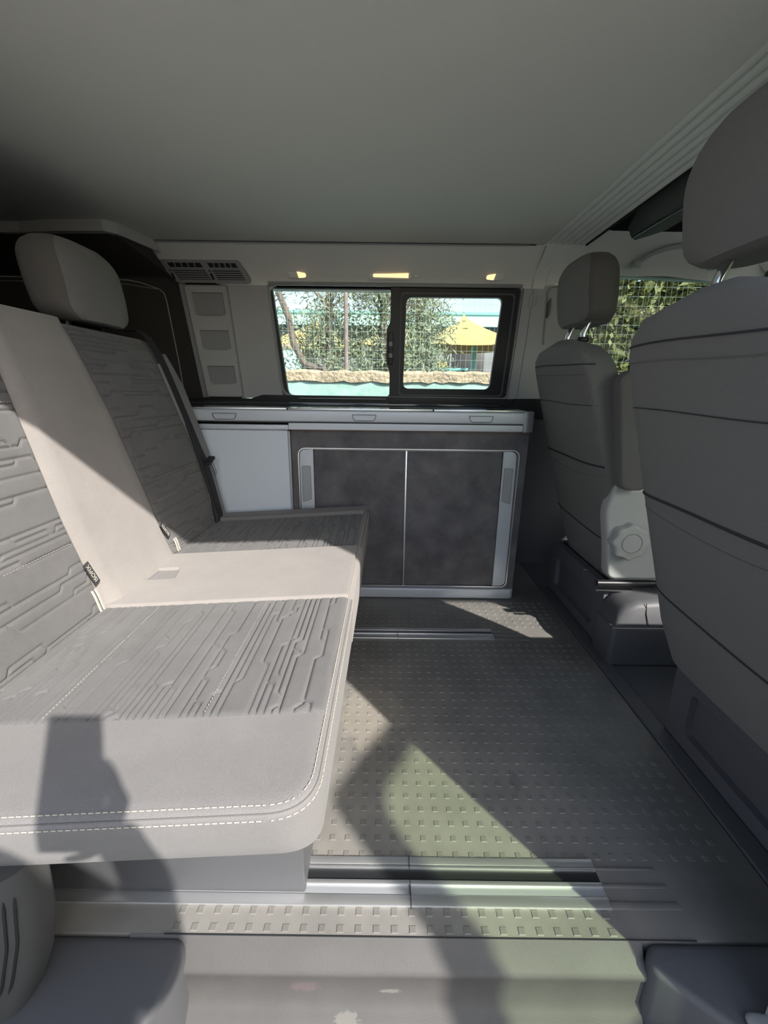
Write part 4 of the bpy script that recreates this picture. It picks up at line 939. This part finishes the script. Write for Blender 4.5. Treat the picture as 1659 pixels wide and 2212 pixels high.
for x in (-2.9, -0.447, 1.95, 4.3, 6.7): MB().tube([(x, 5.12, 1.1), (x + 0.006, 5.12, 2.9)], 0.023, 10).build('post', 'rust', wf_)

def leaves(n, fn, ln, wd, droop=0.0):
    V = np.zeros((n * 4, 3)); P = np.array([fn() for _ in range(n)]); D = RNG.normal(size=(n, 3)); D[:, 2] -= droop; D /= np.linalg.norm(D, axis=1)[:, None]
    Q = np.cross(D, RNG.normal(size=(n, 3))); Q /= np.linalg.norm(Q, axis=1)[:, None]
    l = ln * RNG.uniform(0.6, 1.3, (n, 1)); V[0::4] = P; V[1::4] = P + D * l * .5 + Q * wd; V[2::4] = P + D * l; V[3::4] = P + D * l * .5 - Q * wd
    me = bpy.data.meshes.new('foliage'); me.from_pydata(V.tolist(), [], np.arange(n * 4).reshape(-1, 4).tolist()); return me
def olive(x, y, h, spread, nl, label, lean=0.0, group='olive trees behind the fence', leafm='leaf', low=0.9):
    t = thing('olive_tree', (x, y, GZ), label, 'tree', group)
    pts = [(x, y, GZ), (x + 0.05 * lean, y, GZ + 0.6), (x + 0.25 * lean, y, GZ + 1.2), (x + 0.30 * lean, y, GZ + 1.9), (x + 0.5 * lean, y, GZ + h * 0.75)]
    tk = MB().tube(pts, [0.10, 0.075, 0.06, 0.05, 0.03], 8)
    tk.build('trunk', 'bark', t)
    br = []; bmk = MB()
    for k in range(26):
        u = random.uniform(0.3, 1.0); i = min(3, int(u * 4)); a = Vector(pts[i]).lerp(Vector(pts[i + 1]), u * 4 - i)
        if a.z < GZ + low: a.z = GZ + low + random.random() * 0.3
        an = random.uniform(0, 6.28); L = spread * random.uniform(0.5, 1.1)
        b = a + Vector((math.cos(an) * L * 0.5, math.sin(an) * L * 0.35, random.uniform(0.1, 0.5))); c = b + Vector((math.cos(an) * L * 0.5, math.sin(an) * L * 0.35, random.uniform(-0.3, 0.35)))
        bmk.tube([a, b, c], [0.022, 0.012, 0.004], 5); br.append((a, b, c))
    bmk.build('branches', 'bark', t, kind='stuff')
    def fn():
        a, b, c = random.choice(br); u = random.random(); p = a.lerp(b, u) if random.random() < 0.35 else b.lerp(c, u)
        return (p.x + random.gauss(0, 0.11), p.y + random.gauss(0, 0.11), p.z + random.gauss(0, 0.13))
    me = leaves(nl, fn, 0.085, 0.0085, 0.2); me.materials.append(MT[leafm]); me.transform(Matrix.Translation(-Vector(t.location)))
    o = bpy.data.objects.new('foliage', me); COL.objects.link(o); o.parent = t; o['kind'] = 'stuff'
olive(-0.75, 6.1, 3.6, 0.75, 6500, 'slender olive tree left of the rusty fence post')
olive(-0.05, 6.0, 3.6, 0.70, 9000, 'dense olive tree right of the rusty fence post', low=0.8)
olive(0.42, 6.4, 3.5, 0.60, 6500, 'olive tree straight behind the window divider', low=1.0)
olive(-1.75, 6.2, 3.8, 0.8, 5000, 'olive tree with a bent pale trunk at the left end of the window', lean=-1.0)
# foreground bent trunk
MB().tube([(-0.62, 5.6, 0.9), (-0.78, 5.6, 1.16), (-1.0, 5.6, 1.22), (-1.12, 5.6, 1.45), (-1.17, 5.6, 1.75), (-1.35, 5.6, 2.2)], [0.06, 0.05, 0.045, 0.04, 0.04, 0.03], 8).build('bent_branch', 'bark', label='pale bent tree limb curving up at the left end of the window', cat='tree limb')
# hedge seen through the cab window
def hedge(x, y, n, label):
    t = thing('hedge_bush', (x, y, GZ), label, 'bush', 'dense bushes behind the wire fence')
    MB().tube([(x, y, GZ), (x + 0.1, y, 1.0), (x - 0.1, y, 2.2)], [0.09, 0.06, 0.02], 7).build('trunk', 'bark', t)
    def fn():
        a = random.uniform(0, 6.28); r = random.random() ** 0.4; return (x + math.cos(a) * r * 0.85, y + math.sin(a) * r * 0.55, 1.35 + random.uniform(-1.2, 1.6))
    me = leaves(n, fn, 0.15, 0.03, 0.0); me.materials.append(MT['leafD']); me.transform(Matrix.Translation(-Vector(t.location)))
    o = bpy.data.objects.new('foliage', me); COL.objects.link(o); o.parent = t; o['kind'] = 'stuff'
for (x, y), q in zip(((2.75, 6.2), (3.5, 6.5), (4.3, 6.2), (5.1, 6.6), (6.0, 6.3)), ('leafy bush just right of the far headrest, behind the fence', 'second leafy bush right of the far headrest, set farther back', 'leafy bush in the middle of the cab window view', 'leafy bush at the right end of the cab window view', 'leafy bush behind the fence, hidden by the near front seat')): hedge(x, y, 4600, q)
fh = thing('blocker_hedge', (5.6, 0.5, GZ), 'unseen dark hedge added ahead of the van to block sky light', 'hedge')  # added out of view, keeps sky light from the windscreen off the bench
hb = MB(); rr2 = []
for i in range(41):
    y = -4.5 + 9.0 * i / 40; q = RNG.uniform(-0.12, 0.12, 6)
    rr2.append([(5.2 + q[0], y, GZ), (5.15 + q[1], y, 1.0), (5.25 + q[2], y, 2.6 + q[3]), (6.1, y, 2.7 + q[4]), (6.2 + q[5], y, GZ)])
hb.loft(rr2).build('hedge_body', 'leafD', fh, angle=None)
# canopy tents
def tent(x, y, zap, zev, half, label, dark_side):
    t = thing('canopy_tent', (x, y, GZ), label, 'canopy', 'yellow canopy tents')
    cs = [(x - half, y - half), (x + half, y - half), (x + half, y + half), (x - half, y + half)]
    for k in range(4):
        p, q = cs[k], cs[(k + 1) % 4]; vs = []; n = 10; mm = 12
        for i in range(n + 1):
            u = i / n; f = u; z = zap + (zev - zap) * (u ** 0.72)
            for j in range(mm + 1):
                v = j / mm; ex = p[0] + (q[0] - p[0]) * v; ey = p[1] + (q[1] - p[1]) * v
                sag = -0.05 * u * math.sin(math.pi * v) + 0.012 * math.sin(v * 40) * u * (1 - u)
                vs.append((x + (ex - x) * u, y + (ey - y) * u, z + sag))
        fs = [(i * (mm + 1) + j, i * (mm + 1) + j + 1, (i + 1) * (mm + 1) + j + 1, (i + 1) * (mm + 1) + j) for i in range(n) for j in range(mm)]
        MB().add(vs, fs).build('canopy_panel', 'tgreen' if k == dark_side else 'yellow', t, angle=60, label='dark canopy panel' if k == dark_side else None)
    for cx_, cy_ in cs: MB().tube([(cx_, cy_, GZ), (cx_, cy_, zev)], 0.03, 8).build('leg', 'bgrey', t)
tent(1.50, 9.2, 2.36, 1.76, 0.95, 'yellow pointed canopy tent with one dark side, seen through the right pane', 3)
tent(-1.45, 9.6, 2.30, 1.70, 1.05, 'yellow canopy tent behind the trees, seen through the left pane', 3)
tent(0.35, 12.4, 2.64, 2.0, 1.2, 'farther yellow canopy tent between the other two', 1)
MB().tube([(1.68, 8.9, GZ), (1.68, 8.9, 1.75)], 0.055, 10).build('teal_post', 'btealL', label='turquoise post under the right-hand canopy tent', cat='post')
tp = MB().box(-2.35, -1.55, 8.4, 8.5, GZ, 1.62, 0.01).build('teal_screen', 'btealL', label='turquoise upright screen at the lower left of the left pane', cat='screen')
MB().box(-2.35, -1.55, 8.38, 8.42, 1.62, 1.72, 0.01).build('top_rail', 'cap', tp)
bd_ = thing('building', (1, 14, GZ), 'low building with a teal fascia behind the canopies', 'building')
MB().box(-9, 12, 14.2, 17, GZ, 2.7).build('wall', 'bgrey', bd_)
MB().box(-9.3, 12.3, 13.6, 13.75, 2.72, 3.03).build('fascia', 'btealL', bd_)
MB().box(-9.3, 12.3, 13.55, 17, 3.03, 3.10).build('roof', 'bteal', bd_)
for i in range(6): MB().box(-6 + i * 2.6, -4.8 + i * 2.6, 14.15, 14.21, 0.6, 2.1, 0.01).build('window', 'black', bd_)
tb = thing('garden_table', (1.25, 8.6, GZ), 'low table under the right-hand canopy tent', 'table')
MB().box(0.85, 1.5, 8.4, 8.8, 1.28, 1.33, 0.01).build('tabletop', 'bteal', tb)
for x in (0.9, 1.45): MB().tube([(x, 8.6, GZ), (x, 8.6, 1.29)], 0.025, 6).build('leg', 'bgrey', tb)
MB().box(0.93, 1.12, 8.45, 8.5, 1.335, 1.44, 0.005).build('carton', 'yellow', label='small yellow carton on the low table', cat='carton')
for o in (win, d1):
    for k in ('label', 'category'):
        if k in o: del o[k]
